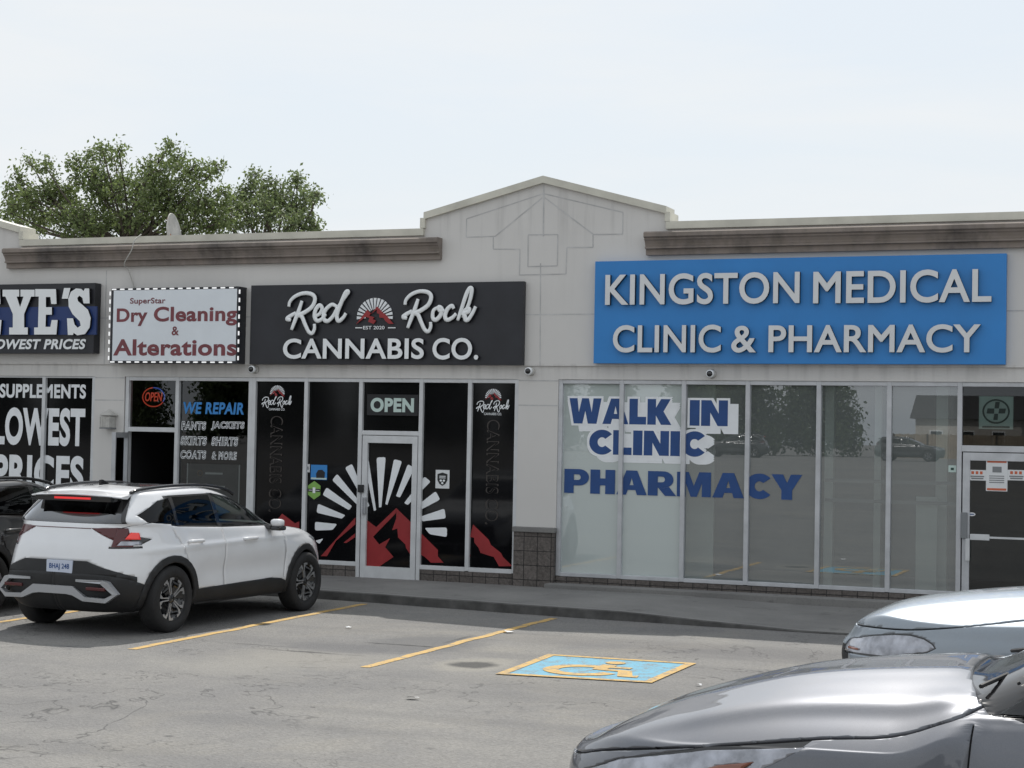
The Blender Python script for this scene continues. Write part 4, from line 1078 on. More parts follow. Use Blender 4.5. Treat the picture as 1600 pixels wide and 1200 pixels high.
def planes2d(pts, axis):
    """convex polygon in a projection -> outward planes"""
    ax = {'side': (0, 2), 'rear': (1, 2), 'top': (0, 1)}[axis]
    n = len(pts); ar = sum(pts[i][0]*pts[(i+1) % n][1]-pts[(i+1) % n][0]*pts[i][1] for i in range(n))
    P = pts if ar > 0 else pts[::-1]; out = []
    for i in range(n):
        a, b = P[i], P[(i+1) % n]; dx, dy = b[0]-a[0], b[1]-a[1]
        co = Vector((0, 0, 0)); no = Vector((0, 0, 0)); co[ax[0]], co[ax[1]] = a; no[ax[0]], no[ax[1]] = dy, -dx
        out.append((co, no.normalized()))
    return out
def carve(bm, planes, keep=False):
    cand = []
    for f in bm.faces:
        vs = [v.co for v in f.verts]
        if all(any((p-c).dot(n) < 1e-6 for p in vs) for c, n in planes): cand.append(f)
    for c, n in planes:
        if not cand: return None
        geom = list({e for f in cand for e in f.edges} | {v for f in cand for v in f.verts}) + cand
        r = bmesh.ops.bisect_plane(bm, geom=geom, plane_co=c, plane_no=n, dist=1e-6)
        cand = [f for f in r['geom'] if isinstance(f, bmesh.types.BMFace) and f.is_valid]
        cand = [f for f in cand if (f.calc_center_median()-c).dot(n) < 0]
    if not cand: return None
    nb = B(); mp_ = {}
    for f in cand:
        vv = []
        for v in f.verts:
            if v not in mp_: w = nb.verts.new(v.co); mp_[v] = w
            vv.append(mp_[v])
        try: nb.faces.new(vv)
        except ValueError: pass
    if not keep: bmesh.ops.delete(bm, geom=cand, context='FACES')
    nb.normal_update()
    return nb
def join(a, b):
    if b is None: return a
    if a is None: return b
    me = bpy.data.meshes.new('tmp'); b.to_mesh(me); b.free(); a.from_mesh(me); bpy.data.meshes.remove(me)
    bmesh.ops.remove_doubles(a, verts=a.verts[:], dist=2e-4); a.normal_update(); return a
def push(bm, d, rim=0):
    if bm is None: return None
    bm.normal_update()
    for v, n in [(v, v.normal.copy()) for v in bm.verts]: v.co += n*d
    if rim:
        be = [e for e in bm.edges if e.is_boundary]; nrm = {v: v.normal.copy() for e in be for v in e.verts}
        r = bmesh.ops.extrude_edge_only(bm, edges=be)
        nv = [v for v in r['geom'] if isinstance(v, bmesh.types.BMVert)]
        old = {tuple(round(c, 6) for c in v.co): n for v, n in nrm.items()}
        for v in nv:
            n = old.get(tuple(round(c, 6) for c in v.co)); v.co -= (n or Vector((0, 0, 1)))*rim
    return bm
SIDE = {1: [(Vector((0, .02, 0)), Vector((0, -1, 0)))], -1: [(Vector((0, -.02, 0)), Vector((0, 1, 0)))]}
def hp(axis, val, sgn):   # keep points with sgn*(coord-val) > 0
    n = Vector((0, 0, 0)); n['xyz'.index(axis)] = -sgn; c = Vector((0, 0, 0)); c['xyz'.index(axis)] = val
    return (c, n)
def cut_side(bm, polys, s, extra=()):
    out = None
    for q in polys: out = join(out, carve(bm, SIDE[s]+list(extra)+planes2d(q, 'side')))
    return out
def circ(cx, cz, r, n=28): return [(cx+r*math.cos(t), cz+r*math.sin(t)) for t in np.linspace(0, 2*math.pi, n, endpoint=False)]
def thick_line(pts, w):
    out = []
    for a, b in zip(pts, pts[1:]):
        a = Vector(a); b = Vector(b); d = (b-a).normalized(); n = Vector((-d.y, d.x))*w/2; e = d*w*.3
        out.append([tuple(a-n-e), tuple(b-n+e), tuple(b+n+e), tuple(a+n-e)])
    return out

def wheel(parent, x, y, r=.36, w=.225, style=0):
    s = 1 if y > 0 else -1
    t = B(); ri = r*.70
    prof = [(ri-.01, -w*.42), (ri, -w*.5), (r*.86, -w*.52), (r*.965, -w*.46), (r, -w*.36), (r, w*.36), (r*.965, w*.46), (r*.86, w*.52), (ri, w*.5), (ri-.01, w*.42)]
    lathe(t, prof, 48, 'y'); o = obj('wheel', t, M['rubber'], parent, True, (x, y, r))
    b = B(); lathe(b, [(ri-.004, s*w*.40), (ri-.03, s*w*.30), (ri-.06, s*w*.08), (.11, s*w*.02), (0, s*w*.02)], 40, 'y'); obj('rim_barrel', b, M['gloss'], o, True)
    b = B(); yo = s*w*.40
    lathe(b, [(ri-.002, yo), (ri-.016, yo+s*.006), (ri-.03, yo-s*.012)], 48, 'y')
    obj('rim_lip', b, M['trim'] if style == 0 else M['machined'], o, True)
    b = B()
    for k in range(5):
        a = math.pi/2+2*math.pi*k/5+.3
        ca, sa = math.cos(a), math.sin(a); P = lambda u, v, yy: (u*ca-v*sa, yy, u*sa+v*ca)
        for sg in (-1, 1):
            # forked spoke with a hooked tip
            outl = [(.05, .004*sg), (.05, .018*sg), (.165, .024*sg), (.205, .06*sg), (.185, .078*sg), (.20, .10*sg), (ri-.014, .085*sg), (ri-.008, .03*sg), (.185, .012*sg)] if style == 0 else [(.05, .004*sg), (.16, .01*sg), (ri-.01, .055*sg), (ri-.008, .025*sg), (.17, -.006*sg), (.06, -.012*sg)]
            vs = [b.verts.new(P(u, v, yo-s*.006*(1-u/ri)-s*.014+.0003*sg)) for u, v in outl]
            f = b.faces.new(vs); rr = bmesh.ops.extrude_face_region(b, geom=[f]); bmesh.ops.translate(b, verts=[q for q in rr['geom'] if isinstance(q, bmesh.types.BMVert)], vec=(0, s*.014, 0))
    lathe_b = B(); lathe(lathe_b, [(0, yo-s*.004), (.04, yo-s*.005), (.055, yo-s*.018), (.055, yo-s*.05)], 24, 'y')
    bmesh.ops.recalc_face_normals(b, faces=b.faces[:]); bmesh.ops.triangulate(b, faces=[f for f in b.faces if len(f.verts) > 4])
    obj('spokes', b, M['machined'], o); obj('hub_cap', lathe_b, M['gloss'], o, True)
    return o

SUV = [(-2.06, 2.02, .78, 5, 4, [(0, .25)]), (-2.13, 2.10, .865, 5, 4, [(-2, .30), (2, .27)]), (-2.20, 2.18, .915, 5, 4, [(0, .41)]), (-2.235, 2.225, .928, 5, 4, [(0, .57)]),
       (-2.22, 2.24, .932, 4.6, 3.6, [(-2, .76), (2, .72)]), (-2.185, 2.21, .926, 4.4, 3.4, [(-2.2, .92), (2.2, .83)]), (-2.13, 2.12, .905, 4.4, 3.3, [(-2.2, 1.05), (-1, .99), (.8, .95), (2.1, .895)]),
       (-2.085, 1.96, .872, 4.6, 3.3, [(-2.1, 1.15), (-1.2, 1.11), (.7, 1.035), (1.5, .99), (1.95, .93)]), (-2.055, 1.48, .845, 5.5, 4, [(-2.05, 1.19), (-1.2, 1.15), (.7, 1.07), (1.48, 1.02)]),
       (-2.02, 1.0, .822, 6, 5, [(-2, 1.23), (0, 1.13), (1.0, 1.07)]), (-1.91, .57, .768, 6, 5, [(-1.9, 1.335), (0, 1.285), (.57, 1.275)]), (-1.80, .15, .70, 6, 5, [(-1.8, 1.44), (-.5, 1.44), (.15, 1.435)]),
       (-1.76, -.10, .635, 6, 5, [(-1.76, 1.495), (-.6, 1.525), (-.1, 1.50)]), (-1.68, -.3, .49, 5, 4, [(-1.68, 1.525), (-.8, 1.562), (-.3, 1.545)]), (-1.5, -.5, .25, 4, 3, [(-1.5, 1.55), (-.8, 1.575), (-.5, 1.565)]), (-1.2, -.8, 0, 2, 2, [(0, 1.578)])]

def cabin(root, z0=.35, seats=True, x0=-1.75, x1=.75):
    b = B(); box(b, x0, x1, -.80, .80, z0, z0+.06); box(b, x1-.15, x1+.25, -.72, .72, z0+.2, 1.02, .04)
    for x in (-.25, -1.15):
        for y in (-.38, .38):
            box(b, x-.25, x+.25, y-.26, y+.26, z0+.06, z0+.35, .05); box(b, x-.34, x-.2, y-.25, y+.25, z0+.3, z0+.85, .05); box(b, x-.36, x-.26, y-.13, y+.13, z0+.86, z0+1.02, .03)
    lathe(b, [(.17, 0), (.185, .012), (.17, .024), (.155, .012), (.17, 0)], 24, 'x', (x1-.32, .38, z0+.62))
    return obj('cabin', b, M['cabin'], root, True)

def build_suv(name, loc, rz, label, P, lit=True, plate='BHAJ 248', silver=True):
    root = empty(name, loc, rz, label, 'car')
    def deform(g):
        # gentle waist crease and haunch over the wheels
        x, y, z = g[..., 0], g[..., 1], g[..., 2]
        side = np.clip((y-.70)/.15, 0, 1)*np.clip((1.1-z)/.1, 0, 1)*np.clip((z-.3)/.1, 0, 1)
        y2 = y+side*(.012*np.exp(-((z-(.93+.02*x))/.03)**2) - .022*np.exp(-((z-.62)/.12)**2)*np.clip((1.0-np.abs(x))/.25, 0, 1) + .018*np.exp(-((np.abs(x)-1.38)/.42)**2)*np.exp(-((z-.75)/.2)**2))
        g = g.copy(); g[..., 1] = np.where(y > 0, y2, y); return g
    bm = shell(SUV, 84, 6, deform)
    parts = []
    WX = (-1.375, 1.38); RA = .395
    DLO = {'front': [(.80, 1.085), (.42, 1.285), (.16, 1.392), (-.12, 1.442), (-.36, 1.458), (-.38, 1.11)], 'rear': [(-.45, 1.115), (-.43, 1.458), (-1.14, 1.447), (-1.19, 1.148)], 'quarter': [(-1.235, 1.152), (-1.21, 1.438), (-1.42, 1.415), (-1.80, 1.268), (-1.70, 1.19)]}
    for s in (-1, 1):
        for k, q in DLO.items():
            g_ = cut_side(bm, [q], s); parts.append(('side_window', push(g_, -.006), M['carglass'] if k == 'front' else M['tinted'], None))
        # black surround of the side glass
        sur = cut_side(bm, [[(.86, 1.068), (.84, 1.085), (.42, 1.30), (.15, 1.408), (-.36, 1.476), (-.40, 1.095)], [(-.40, 1.095), (-.36, 1.476), (-1.2, 1.465), (-1.225, 1.132)], [(-1.225, 1.132), (-1.2, 1.465), (-1.30, 1.46), (-1.33, 1.145)]], s)
        parts.append(('window_surround', push(sur, -.002), M['gloss'], None))
        # wheel arches and cladding
        for x in WX:
            hole = cut_side(bm, [circ(x, .36, RA)], s)
            if hole: hole.free()
            ring = cut_side(bm, [circ(x, .36, RA+.075)], s, ())
            parts.append(('wheel_arch_trim', push(ring, .010, .03), M['trim'], None))
        low = cut_side(bm, [[(-.93, .20), (.93, .20), (.93, .40), (.80, .44), (.45, .475), (-.60, .445), (-.93, .44)]], s)
        parts.append(('side_cladding', push(low, .006, .02), M['trim'], None))
        low = cut_side(bm, [[(1.80, .2), (2.3, .2), (2.3, .42), (1.80, .42)]], s); parts.append(('bumper_cladding', push(low, .004, .02), M['trim'], None))
        # shut lines
        for ln in ([(-1.32, 1.10), (-1.20, .93), (-1.05, .60), (-.98, .45)], [(-.40, 1.08), (-.40, .45)], [(.88, 1.03), (.90, .75), (.86, .46)], [(-1.98, 1.13), (-1.86, 1.16), (-1.62, 1.19)]):
            q = cut_side(bm, thick_line(ln, .007), s)
            parts.append(('shut_line', push(q, -.012), M['dark'], None))
    # rear lamps, glass, bumper
    rx = [hp('x', -1.5, -1)]
    rg = carve(bm, rx+planes2d([(-.66, 1.185), (.66, 1.185), (.62, 1.27), (.53, 1.43), (-.53, 1.43), (-.62, 1.27)], 'rear')); parts.append(('rear_window', push(rg, -.006), M['rearglass'], None))
    sur = carve(bm, rx+planes2d([(-.70, 1.178), (.70, 1.178), (.575, 1.47), (-.575, 1.47)], 'rear')); parts.append(('rear_window_surround', push(sur, -.002), M['gloss'], None))
    for s in (-1, 1):
        e_ = [hp('x', -1.80, -1)]
        lit_ = carve(bm, e_+planes2d([(s*.70, 1.02), (s*.84, 1.01), (s*.885, 1.03), (s*.87, 1.075), (s*.72, 1.09)], 'rear')); parts.append(('tail_lamp', push(lit_, .003, .02), M['taillit' if lit else 'tail'], None))
        g_ = carve(bm, e_+planes2d([(s*.66, .955), (s*.86, .958), (s*.90, .99), (s*.68, 1.0)], 'rear')); parts.append(('reverse_lamp', push(g_, .003, .02), M['lampgrey'], None))
        for q in ([(s*.36, 1.13), (s*.62, 1.01), (s*.62, 1.14)], [(s*.62, .94), (s*.97, .94), (s*.97, 1.06), (s*.84, 1.125), (s*.62, 1.14)]):
            t_ = carve(bm, [hp('x', -1.90, -1)]+planes2d(q, 'rear')); parts.append(('tail_lamp', push(t_, .002, .02), M['tail'], None))
        t_ = cut_side(bm, [[(-1.66, 1.015), (-1.91, 1.06), (-1.91, .955), (-1.80, .965)]], s); parts.append(('lamp_edge', push(t_, .002, .015), M['gloss'], None))
        t_ = carve(bm, [hp('x', -1.80, -1)]+planes2d([(s*.60, .925), (s*.97, .925), (s*.97, .945), (s*.60, .945)], 'rear')); parts.append(('lamp_edge', push(t_, .002, .015), M['gloss'], None))
        # bumper lower corners
        c_ = cut_side(bm, [[(-2.4, .2), (-1.78, .2), (-1.785, .55), (-1.98, .60), (-2.4, .74)]], s); parts.append(('rear_bumper', push(c_, .004, .02), M['trim'], None))
    c_ = carve(bm, [hp('x', -1.9, -1)]+planes2d([(-.95, .2), (.95, .2), (.95, .60), (.72, .68), (.50, .79), (-.50, .79), (-.72, .68), (-.95, .60)], 'rear')); parts.append(('rear_bumper', push(c_, .004, .02), M['trim'], None))
    q = carve(bm, [hp('x', -1.9, -1)]+planes2d([(-.36, 1.122), (.36, 1.122), (.36, 1.130), (-.36, 1.130)], 'rear'), True); parts.append(('lamp_strip', push(q, .003), M['tail'], None))
    sr = carve(bm, [hp('z', 1.46, 1)]+planes2d([(-1.32, -.50), (-.05, -.50), (-.05, .50), (-1.32, .50)], 'top')); parts.append(('sunroof', push(sr, -.002), M['gloss'], None))
    # windscreen, headlights, grille
    ws = carve(bm, [hp('x', -.05, 1)]+planes2d([(-.74, 1.10), (.74, 1.10), (.60, 1.455), (-.60, 1.455)], 'rear')); parts.append(('windscreen', push(ws, -.005), M['carglass'], None))
    for s in (-1, 1):
        h_ = cut_side(bm, [[(1.62, .90), (1.74, .905), (2.06, .83), (2.2, .74), (2.0, .74)]], s); parts.append(('headlight', push(h_, .002, .02), M['lampgrey'], None))
    gr_ = carve(bm, [hp('x', 1.9, 1)]+planes2d([(-.66, .45), (.66, .45), (.60, .76), (-.60, .76)], 'rear')); parts.append(('grille', push(gr_, -.005, .02), M['trim'], None))
    push(bm, 0, .02)
    body = obj('body', bm, P, root, True)
    for nm, b, m_, _ in parts:
        if b is not None: obj(nm, b, m_, root, True)
    # spoiler, rails, mirrors, handles, plate, skid
    b = B(); n = 16; R0 = []
    for i in range(n+1):
        t = -1+2*i/n; y = .60*t; xe = -2.00+.10*t*t; zt = 1.508-.028*t*t; xi = -1.70
        R0.append([b.verts.new(p) for p in ((xi, y*.98, zt+.008), (xe, y, zt-.022), (xe-.006, y, zt-.030), (xe+.01, y, zt-.040), (xi-.08, y*.98, zt-.045))])
    for a, c in zip(R0, R0[1:]):
        for k in range(4): b.faces.new((a[k], a[k+1], c[k+1], c[k]))
        b.faces.new((a[4], a[0], c[0], c[4]))
    b.faces.new(R0[0]); b.faces.new(R0[-1][::-1]); bmesh.ops.recalc_face_normals(b, faces=b.faces[:])
    sp = obj('spoiler', b, P, root); b = B(); box(b, -1.955, -1.80, -.50, .50, 1.405, 1.458); obj('spoiler_underside', b, M['gloss'], sp)
    b = B(); box(b, -1.966, -1.956, -.24, .24, 1.425, 1.447); obj('brake_light', b, M['brake'], sp)
    for s in (-1, 1):
        b = B(); pts = [tuple(p) for p in spline([(-1.72, s*.575, 1.50), (-1.55, s*.585, 1.535), (-1.0, s*.595, 1.566), (-.4, s*.595, 1.56), (.02, s*.61, 1.508), (.16, s*.635, 1.448)], 7)]
        tube(b, pts, .019, 8); obj('roof_rail', b, M['gloss'], root, True)
        b = B(); box(b, .53, .66, min(s*.905, s*1.05), max(s*.905, s*1.05), 1.065, 1.155, .035); mo = obj('door_mirror', b, P, root, True)
        b = B(); box(b, .52, .64, min(s*.80, s*.93), max(s*.80, s*.93), 1.03, 1.085, .012); box(b, .53, .67, min(s*.91, s*1.06), max(s*.91, s*1.06), 1.02, 1.075, .02); obj('mirror_base', b, M['gloss'], mo)
        for hx in (-.98, .10):
            zc = .965 if hx < -.5 else .945
            b = B(); pts = [tuple(p) for p in spline([(hx-.13, s*.915, zc), (hx-.09, s*.955, zc+.004), (hx+.09, s*.955, zc+.004), (hx+.13, s*.915, zc)], 5)]
            tube(b, pts, .02, 8, .8); bmesh.ops.recalc_face_normals(b, faces=b.faces[:]); obj('door_handle', b, P, root, True)
    b = B(); box(b, -2.236, -2.215, -.24, .10, .655, .79, .004); pl = obj('licence_plate', b, M['plate'], root)
    if plate:
        tb = text(plate, -.13, .13, .685, .755, 0, off=.02)
        for v in tb.verts: v.co = Vector((-2.2385, -v.co.x-.07, v.co.z))
        obj('plate_lettering', tb, M['vinylblue'], pl)
    if silver:
        # silver skid trim: flat blades that wrap with the bumper
        b = B()
        def blade(P):
            xo = lambda yy: -2.252+.34*max(0, abs(yy)-.42)**1.6
            F_ = [b.verts.new((xo(p[0]), p[0], p[1])) for p in P]; G_ = [b.verts.new((xo(p[0])+.06, p[0]*.99, p[1])) for p in P]; n = len(P)
            b.faces.new(F_); b.faces.new(G_[::-1])
            for i in range(n): b.faces.new((F_[i], F_[(i+1) % n], G_[(i+1) % n], G_[i]))
        for s in (-1, 1):
            blade([(s*.30, .60), (s*.30, .575), (s*.60, .565), (s*.66, .585), (s*.62, .60)])
            blade([(s*.62, .60), (s*.60, .565), (s*.735, .455), (s*.79, .46), (s*.68, .585)])
            blade([(s*.79, .46), (s*.735, .455), (s*.65, .41), (s*.66, .365)])
            blade([(s*.66, .365), (s*.65, .41), (s*.42, .42), (s*.40, .375)])
            blade([(s*.40, .375), (s*.42, .42), (s*.26, .525), (s*.20, .525), (s*.18, .44), (s*.26, .43)])
        blade([(.18, .44), (.20, .525), (-.20, .525), (-.18, .44)])
        bmesh.ops.recalc_face_normals(b, faces=b.faces[:])
        obj('skid_trim', b, M['satin'], root)
        for s in (-1, 1):
            b = B(); box(b, -2.236, -2.2, min(s*.42, s*.66), max(s*.42, s*.66), .49, .525, .006); obj('rear_reflector', b, M['tail'], root)
    b = B(); poly = [(-1.50, 1.565), (-1.36, 1.575), (-1.36, 1.585), (-1.46, 1.625), (-1.50, 1.62)]
    poly_xz(b, poly, -.012, .024); obj('aerial_fin', b, M['gloss'], root)
    # underbody and wheel housings
    b = B(); box(b, -1.9, 1.95, -.66, .66, .24, .5); box(b, -.9, .9, -.86, .86, .26, .36)
    obj('underbody', b, M['dark'], root)
    for x in WX:
        for s in (-1, 1): wheel(root, x, s*.815, .36)
    cabin(root)
    return root

M['pearl'] = paint('white_car_paint', (.72, .73, .75), 0, .35); M['blackpaint'] = paint('black_car_paint', (.010, .011, .013), 0, .3)
M['greypaint'] = paint('grey_car_paint', (.115, .122, .142), .55, .42, True); M['silverpaint'] = paint('silver_car_paint', (.27, .31, .355), .5, .45, True)
HEAD = R(90-3.2)
build_suv('parked_car', (-11.06, -4.98, 0), HEAD, 'white SUV parked nose-in at the shop fronts, seen from its rear', M['pearl'])
build_suv('parked_car', (-13.85, -4.6, 0), R(89), 'black SUV at the left edge, parked on the far side of the white one', M['blackpaint'], lit=False, plate=None, silver=False)

# ---- cars whose bonnets reach in from the right
def build_front(name, loc, rz, label, P, rows, crease, kx, dz, zc, dr, lens, amber, gap, cowl):
    """car seen by its bonnet: zc = crest line of the bonnet, dr = how far it falls to its edges"""
    XF = lambda x: x if x < 1 else 1+(x-1)*kx
    ZF = lambda z: z*1.3 if z < .5 else .65+(z-.5)*.95+dz+max(0, z-1.08)*.3
    fz = lambda L_: [(XF(a), ZF(b)) for a, b in L_]
    rows = [(a, XF(b), c, d, e, [(XF(x), ZF(z)) for x, z in l]) for a, b, c, d, e, l in rows]
    root = empty(name, loc, rz, label, 'car')
    SUB = 9
    def deform(g):
        x, y, z = g[..., 0], g[..., 1], g[..., 2]; ay = np.abs(y)
        hd = pchip([p[0] for p in zc], [p[1] for p in zc], x.ravel()).reshape(x.shape) - pchip([p[0] for p in dr], [p[1] for p in dr], x.ravel()).reshape(x.shape)*(ay/.80)**3
        for y0, y1, amp, wd in crease:   # ridges from cowl (y0) to nose (y1)
            d = ay-(y0+(y1-y0)*np.clip((x-.9)/1.7, 0, 1)); hd += amp*np.clip((XF(2.1)-x)/.5, 0, 1)*np.where(d > 0, np.exp(-(d/wd)**2), np.exp(-(d/(wd*2.2))**2))
        ii = np.arange(g.shape[0])[:, None]
        st = lambda t: np.clip(t, 0, 1)**2*(3-2*np.clip(t, 0, 1))
        w = st((ii-5*SUB)/(1.0*SUB))*st((x-.80)/.22)
        g = g.copy(); g[..., 2] = z+(hd-z)*w; return g
    bm = shell(rows, 150, SUB, deform); parts = []
    WX = (-1.36, XF(1.46)); RA = .41
    for s in (-1, 1):
        for k, q in {'front': fz([(.80, 1.06), (.42, 1.265), (.16, 1.375), (-.12, 1.425), (-.36, 1.44), (-.38, 1.10)]), 'rear': fz([(-.45, 1.105), (-.43, 1.44), (-1.14, 1.42), (-1.19, 1.15)])}.items():
            parts.append(('side_window', push(cut_side(bm, [q], s), -.006), M['carglass']))
        for x in WX:
            h_ = cut_side(bm, [circ(x, .36, RA)], s)
            if h_: h_.free()
        # headlight: lens with amber marker in a dark surround, bonnet shut line above it
        parts.append(('indicator', push(cut_side(bm, [amber], s, [hp('y', s*.35, s)]), .001, .01), M['amber']))
        parts.append(('headlight', push(cut_side(bm, [lens], s, [hp('y', s*.40, s)]), -.002, .02), M['lampgrey']))
        cxl = sum(p[0] for p in lens)/len(lens); czl = sum(p[1] for p in lens)/len(lens)
        parts.append(('headlight_surround', push(cut_side(bm, [[(cxl+(a-cxl)*1.05, czl+(b-czl)*1.16) for a, b in lens]], s, [hp('y', s*.36, s)]), -.006), M['gloss']))
        c_ = cut_side(bm, thick_line([tuple(p) for p in spline(gap, 4)], .011), s, [hp('x', .82, 1)]); parts.append(('shut_line', push(c_, -.014), M['dark']))
        q = cut_side(bm, thick_line(fz([(.88, 1.02), (.90, .75), (.86, .46)]), .007), s); parts.append(('shut_line', push(q, -.012), M['dark']))
    cw = carve(bm, [hp('z', ZF(.95), 1), hp('x', .70, 1)]+planes2d(cowl, 'top')); parts.append(('cowl', push(cw, -.012, .01), M['gloss']))
    ws = carve(bm, [hp('x', -.05, 1), hp('x', .70, -1)]+planes2d([(-.80, ZF(1.04)), (.80, ZF(1.04)), (.60, ZF(1.45)), (-.60, ZF(1.45))], 'rear')); parts.append(('windscreen', push(ws, -.005), M['tinted']))
    gr_ = carve(bm, [hp('x', 1.9, 1)]+planes2d([(-.50, .36), (.50, .36), (.46, .72), (-.46, .72)], 'rear')); parts.append(('grille', push(gr_, -.008, .02), M['trim']))
    rg = carve(bm, [hp('x', -1.5, -1)]+planes2d([(-.62, ZF(1.18)), (.62, ZF(1.18)), (.52, ZF(1.43)), (-.52, ZF(1.43))], 'rear')); parts.append(('rear_window', push(rg, -.005), M['tinted']))
    for s in (-1, 1):
        t_ = carve(bm, [hp('x', -1.8, -1)]+planes2d([(s*.5, 1.06), (s*.93, 1.06), (s*.93, 1.16), (s*.5, 1.16)], 'rear')); parts.append(('tail_lamp', push(t_, .003, .02), M['tail']))
    push(bm, 0, .02)
    obj('body', bm, P, root, True)
    for nm, b, m_ in parts:
        if b is not None: obj(nm, b, m_, root, True)
    for s in (-1, 1):
        b = B(); zw = zc[0][1]; tube(b, [(.80, s*.10, zw-.005), (.79, s*.35, zw-.01), (.74, s*.62, zw-.01)], .008, 6); tube(b, [(.88, s*.62, zw-.03), (.80, s*.45, zw-.0), (.79, s*.35, zw-.01)], .009, 6); obj('wiper', b, M['trim'], root)
        b = B(); box(b, .24, .40, min(s*.90, s*1.07), max(s*.90, s*1.07), ZF(1.06), ZF(1.19), .035); mo = obj('door_mirror', b, P, root, True)
        b = B(); box(b, .26, .38, min(s*.80, s*.93), max(s*.80, s*.93), ZF(1.03), ZF(1.085), .012); obj('mirror_base', b, M['gloss'], mo)
    b = B(); box(b, -1.9, 1.95, -.66, .66, .22, .5); obj('underbody', b, M['dark'], root)
    for x in WX:
        for s in (-1, 1): wheel(root, x, s*.80, .36, .215, 1)
    cabin(root)
    return root
FRONT = [(-2.06, 2.06, .78, 5, 4, [(0, .22)]), (-2.13, 2.14, .865, 5, 3.6, [(0, .28)]), (-2.20, 2.21, .905, 5, 3.2, [(0, .40)]), (-2.235, 2.245, .918, 5, 3.0, [(0, .54)]),
         (-2.22, 2.245, .922, 4.6, 2.9, [(-2, .74), (1.3, .70), (2.25, .645)]), (-2.185, 2.215, .915, 4.4, 2.8, [(-2.2, .90), (1, .82), (1.6, .80), (2.2, .715)]), (-2.13, 2.15, .895, 4.4, 2.8, [(-2.2, 1.02), (-1, .97), (.8, .93), (1.5, .90), (1.9, .835), (2.15, .765)]),
         (-2.085, 2.03, .865, 4.6, 2.9, [(-2.1, 1.12), (-1.2, 1.08), (.7, 1.00), (1.3, .965), (1.75, .895), (2.03, .815)]), (-2.055, 1.78, .84, 5.5, 3.2, [(-2.05, 1.17), (-1.2, 1.12), (.7, 1.035), (1.3, 1.0), (1.78, .915)]),
         (-2.04, 1.42, .828, 6, 3.6, [(-2, 1.20), (0, 1.10), (.9, 1.045), (1.42, .99)]), (-2.02, 1.08, .815, 6, 4.5, [(-2, 1.23), (0, 1.12), (1.08, 1.05)]), (-1.91, .62, .765, 6, 4.5, [(-1.9, 1.335), (0, 1.27), (.62, 1.245)]), (-1.80, .15, .70, 6, 5, [(-1.8, 1.44), (-.5, 1.44), (.15, 1.43)]),
         (-1.76, -.10, .635, 6, 5, [(-1.76, 1.495), (-.6, 1.525), (-.1, 1.50)]), (-1.68, -.3, .49, 5, 4, [(-1.68, 1.525), (-.8, 1.562), (-.3, 1.545)]), (-1.5, -.5, .25, 4, 3, [(-1.5, 1.55), (-.8, 1.575), (-.5, 1.565)]), (-1.2, -.8, 0, 2, 2, [(0, 1.578)])]
COWL = [(.96, -.12), (.96, .12), (.935, .42), (.89, .66), (.82, .79), (.70, .83), (.70, -.83), (.82, -.79), (.89, -.66), (.935, -.42)]
build_front('parked_car', (.15, -15.2, 0), R(180), 'dark grey car with creased bonnet, nearest at the bottom right', M['greypaint'], FRONT, [(.68, .52, .017, .045), (.30, .20, .007, .06)], 1.33, .03,
            [(.85, 1.315), (1.2, 1.29), (1.57, 1.245), (2.13, 1.095), (2.40, .985), (2.60, .86)], [(.85, .09), (1.2, .19), (2.0, .20), (2.6, .10)],
            [(1.5, 1.04), (1.53, 1.02), (1.62, .965), (1.95, .80), (2.60, .64), (2.60, .77), (2.3, .895), (1.9, .985)], [(1.70, .965), (1.85, .935), (1.93, .905), (1.93, .87), (1.82, .885)],
            [(.86, 1.225), (1.0, 1.165), (1.19, 1.10), (1.53, 1.06), (2.3, .93), (2.55, .865), (2.70, .84)], COWL)
build_front('parked_car', (.25, -9.5, 0), R(179), 'silver blue car with smooth bonnet behind the dark grey one', M['silverpaint'], FRONT, [(.64, .52, .014, .06)], 1.33, -.09,
            [(.85, 1.20), (1.34, 1.168), (1.885, 1.098), (2.2, 1.035), (2.42, .948), (2.575, .84)], [(.85, .12), (1.2, .165), (2.0, .19), (2.6, .08)],
            [(1.88, .775), (1.90, .80), (1.96, .83), (2.06, .845), (2.18, .84), (2.34, .815), (2.60, .75), (2.60, .68), (2.2, .69), (1.94, .745)], [(2.46, .70), (2.55, .70), (2.55, .715), (2.46, .715)],
            [(.86, 1.09), (1.28, 1.005), (1.98, .894), (2.35, .872), (2.70, .86)], COWL)
# cars the shop glass mirrors, on the rising lot behind the camera
def copy_tree(o, parent=None):
    c = o.copy(); COL.objects.link(c)
    if parent: c.parent = parent
    for ch in list(o.children): copy_tree(ch, c)
    return c
src = [o for o in COL.objects if o.name.startswith('parked_car') and 'black SUV' in o.get('label', '')][0]
for x, y, rz, lab in ((-28.6, -92, 178, 'black SUV parked across the lot, mirrored in the clinic glass'), (-17.0, -92, 4, 'black SUV near the fence across the lot, mirrored at right in the clinic glass')):
    c = copy_tree(src); c.location = (x, y, hz(x, y)); c.rotation_euler = (0, 0, R(rz)); c['label'] = lab

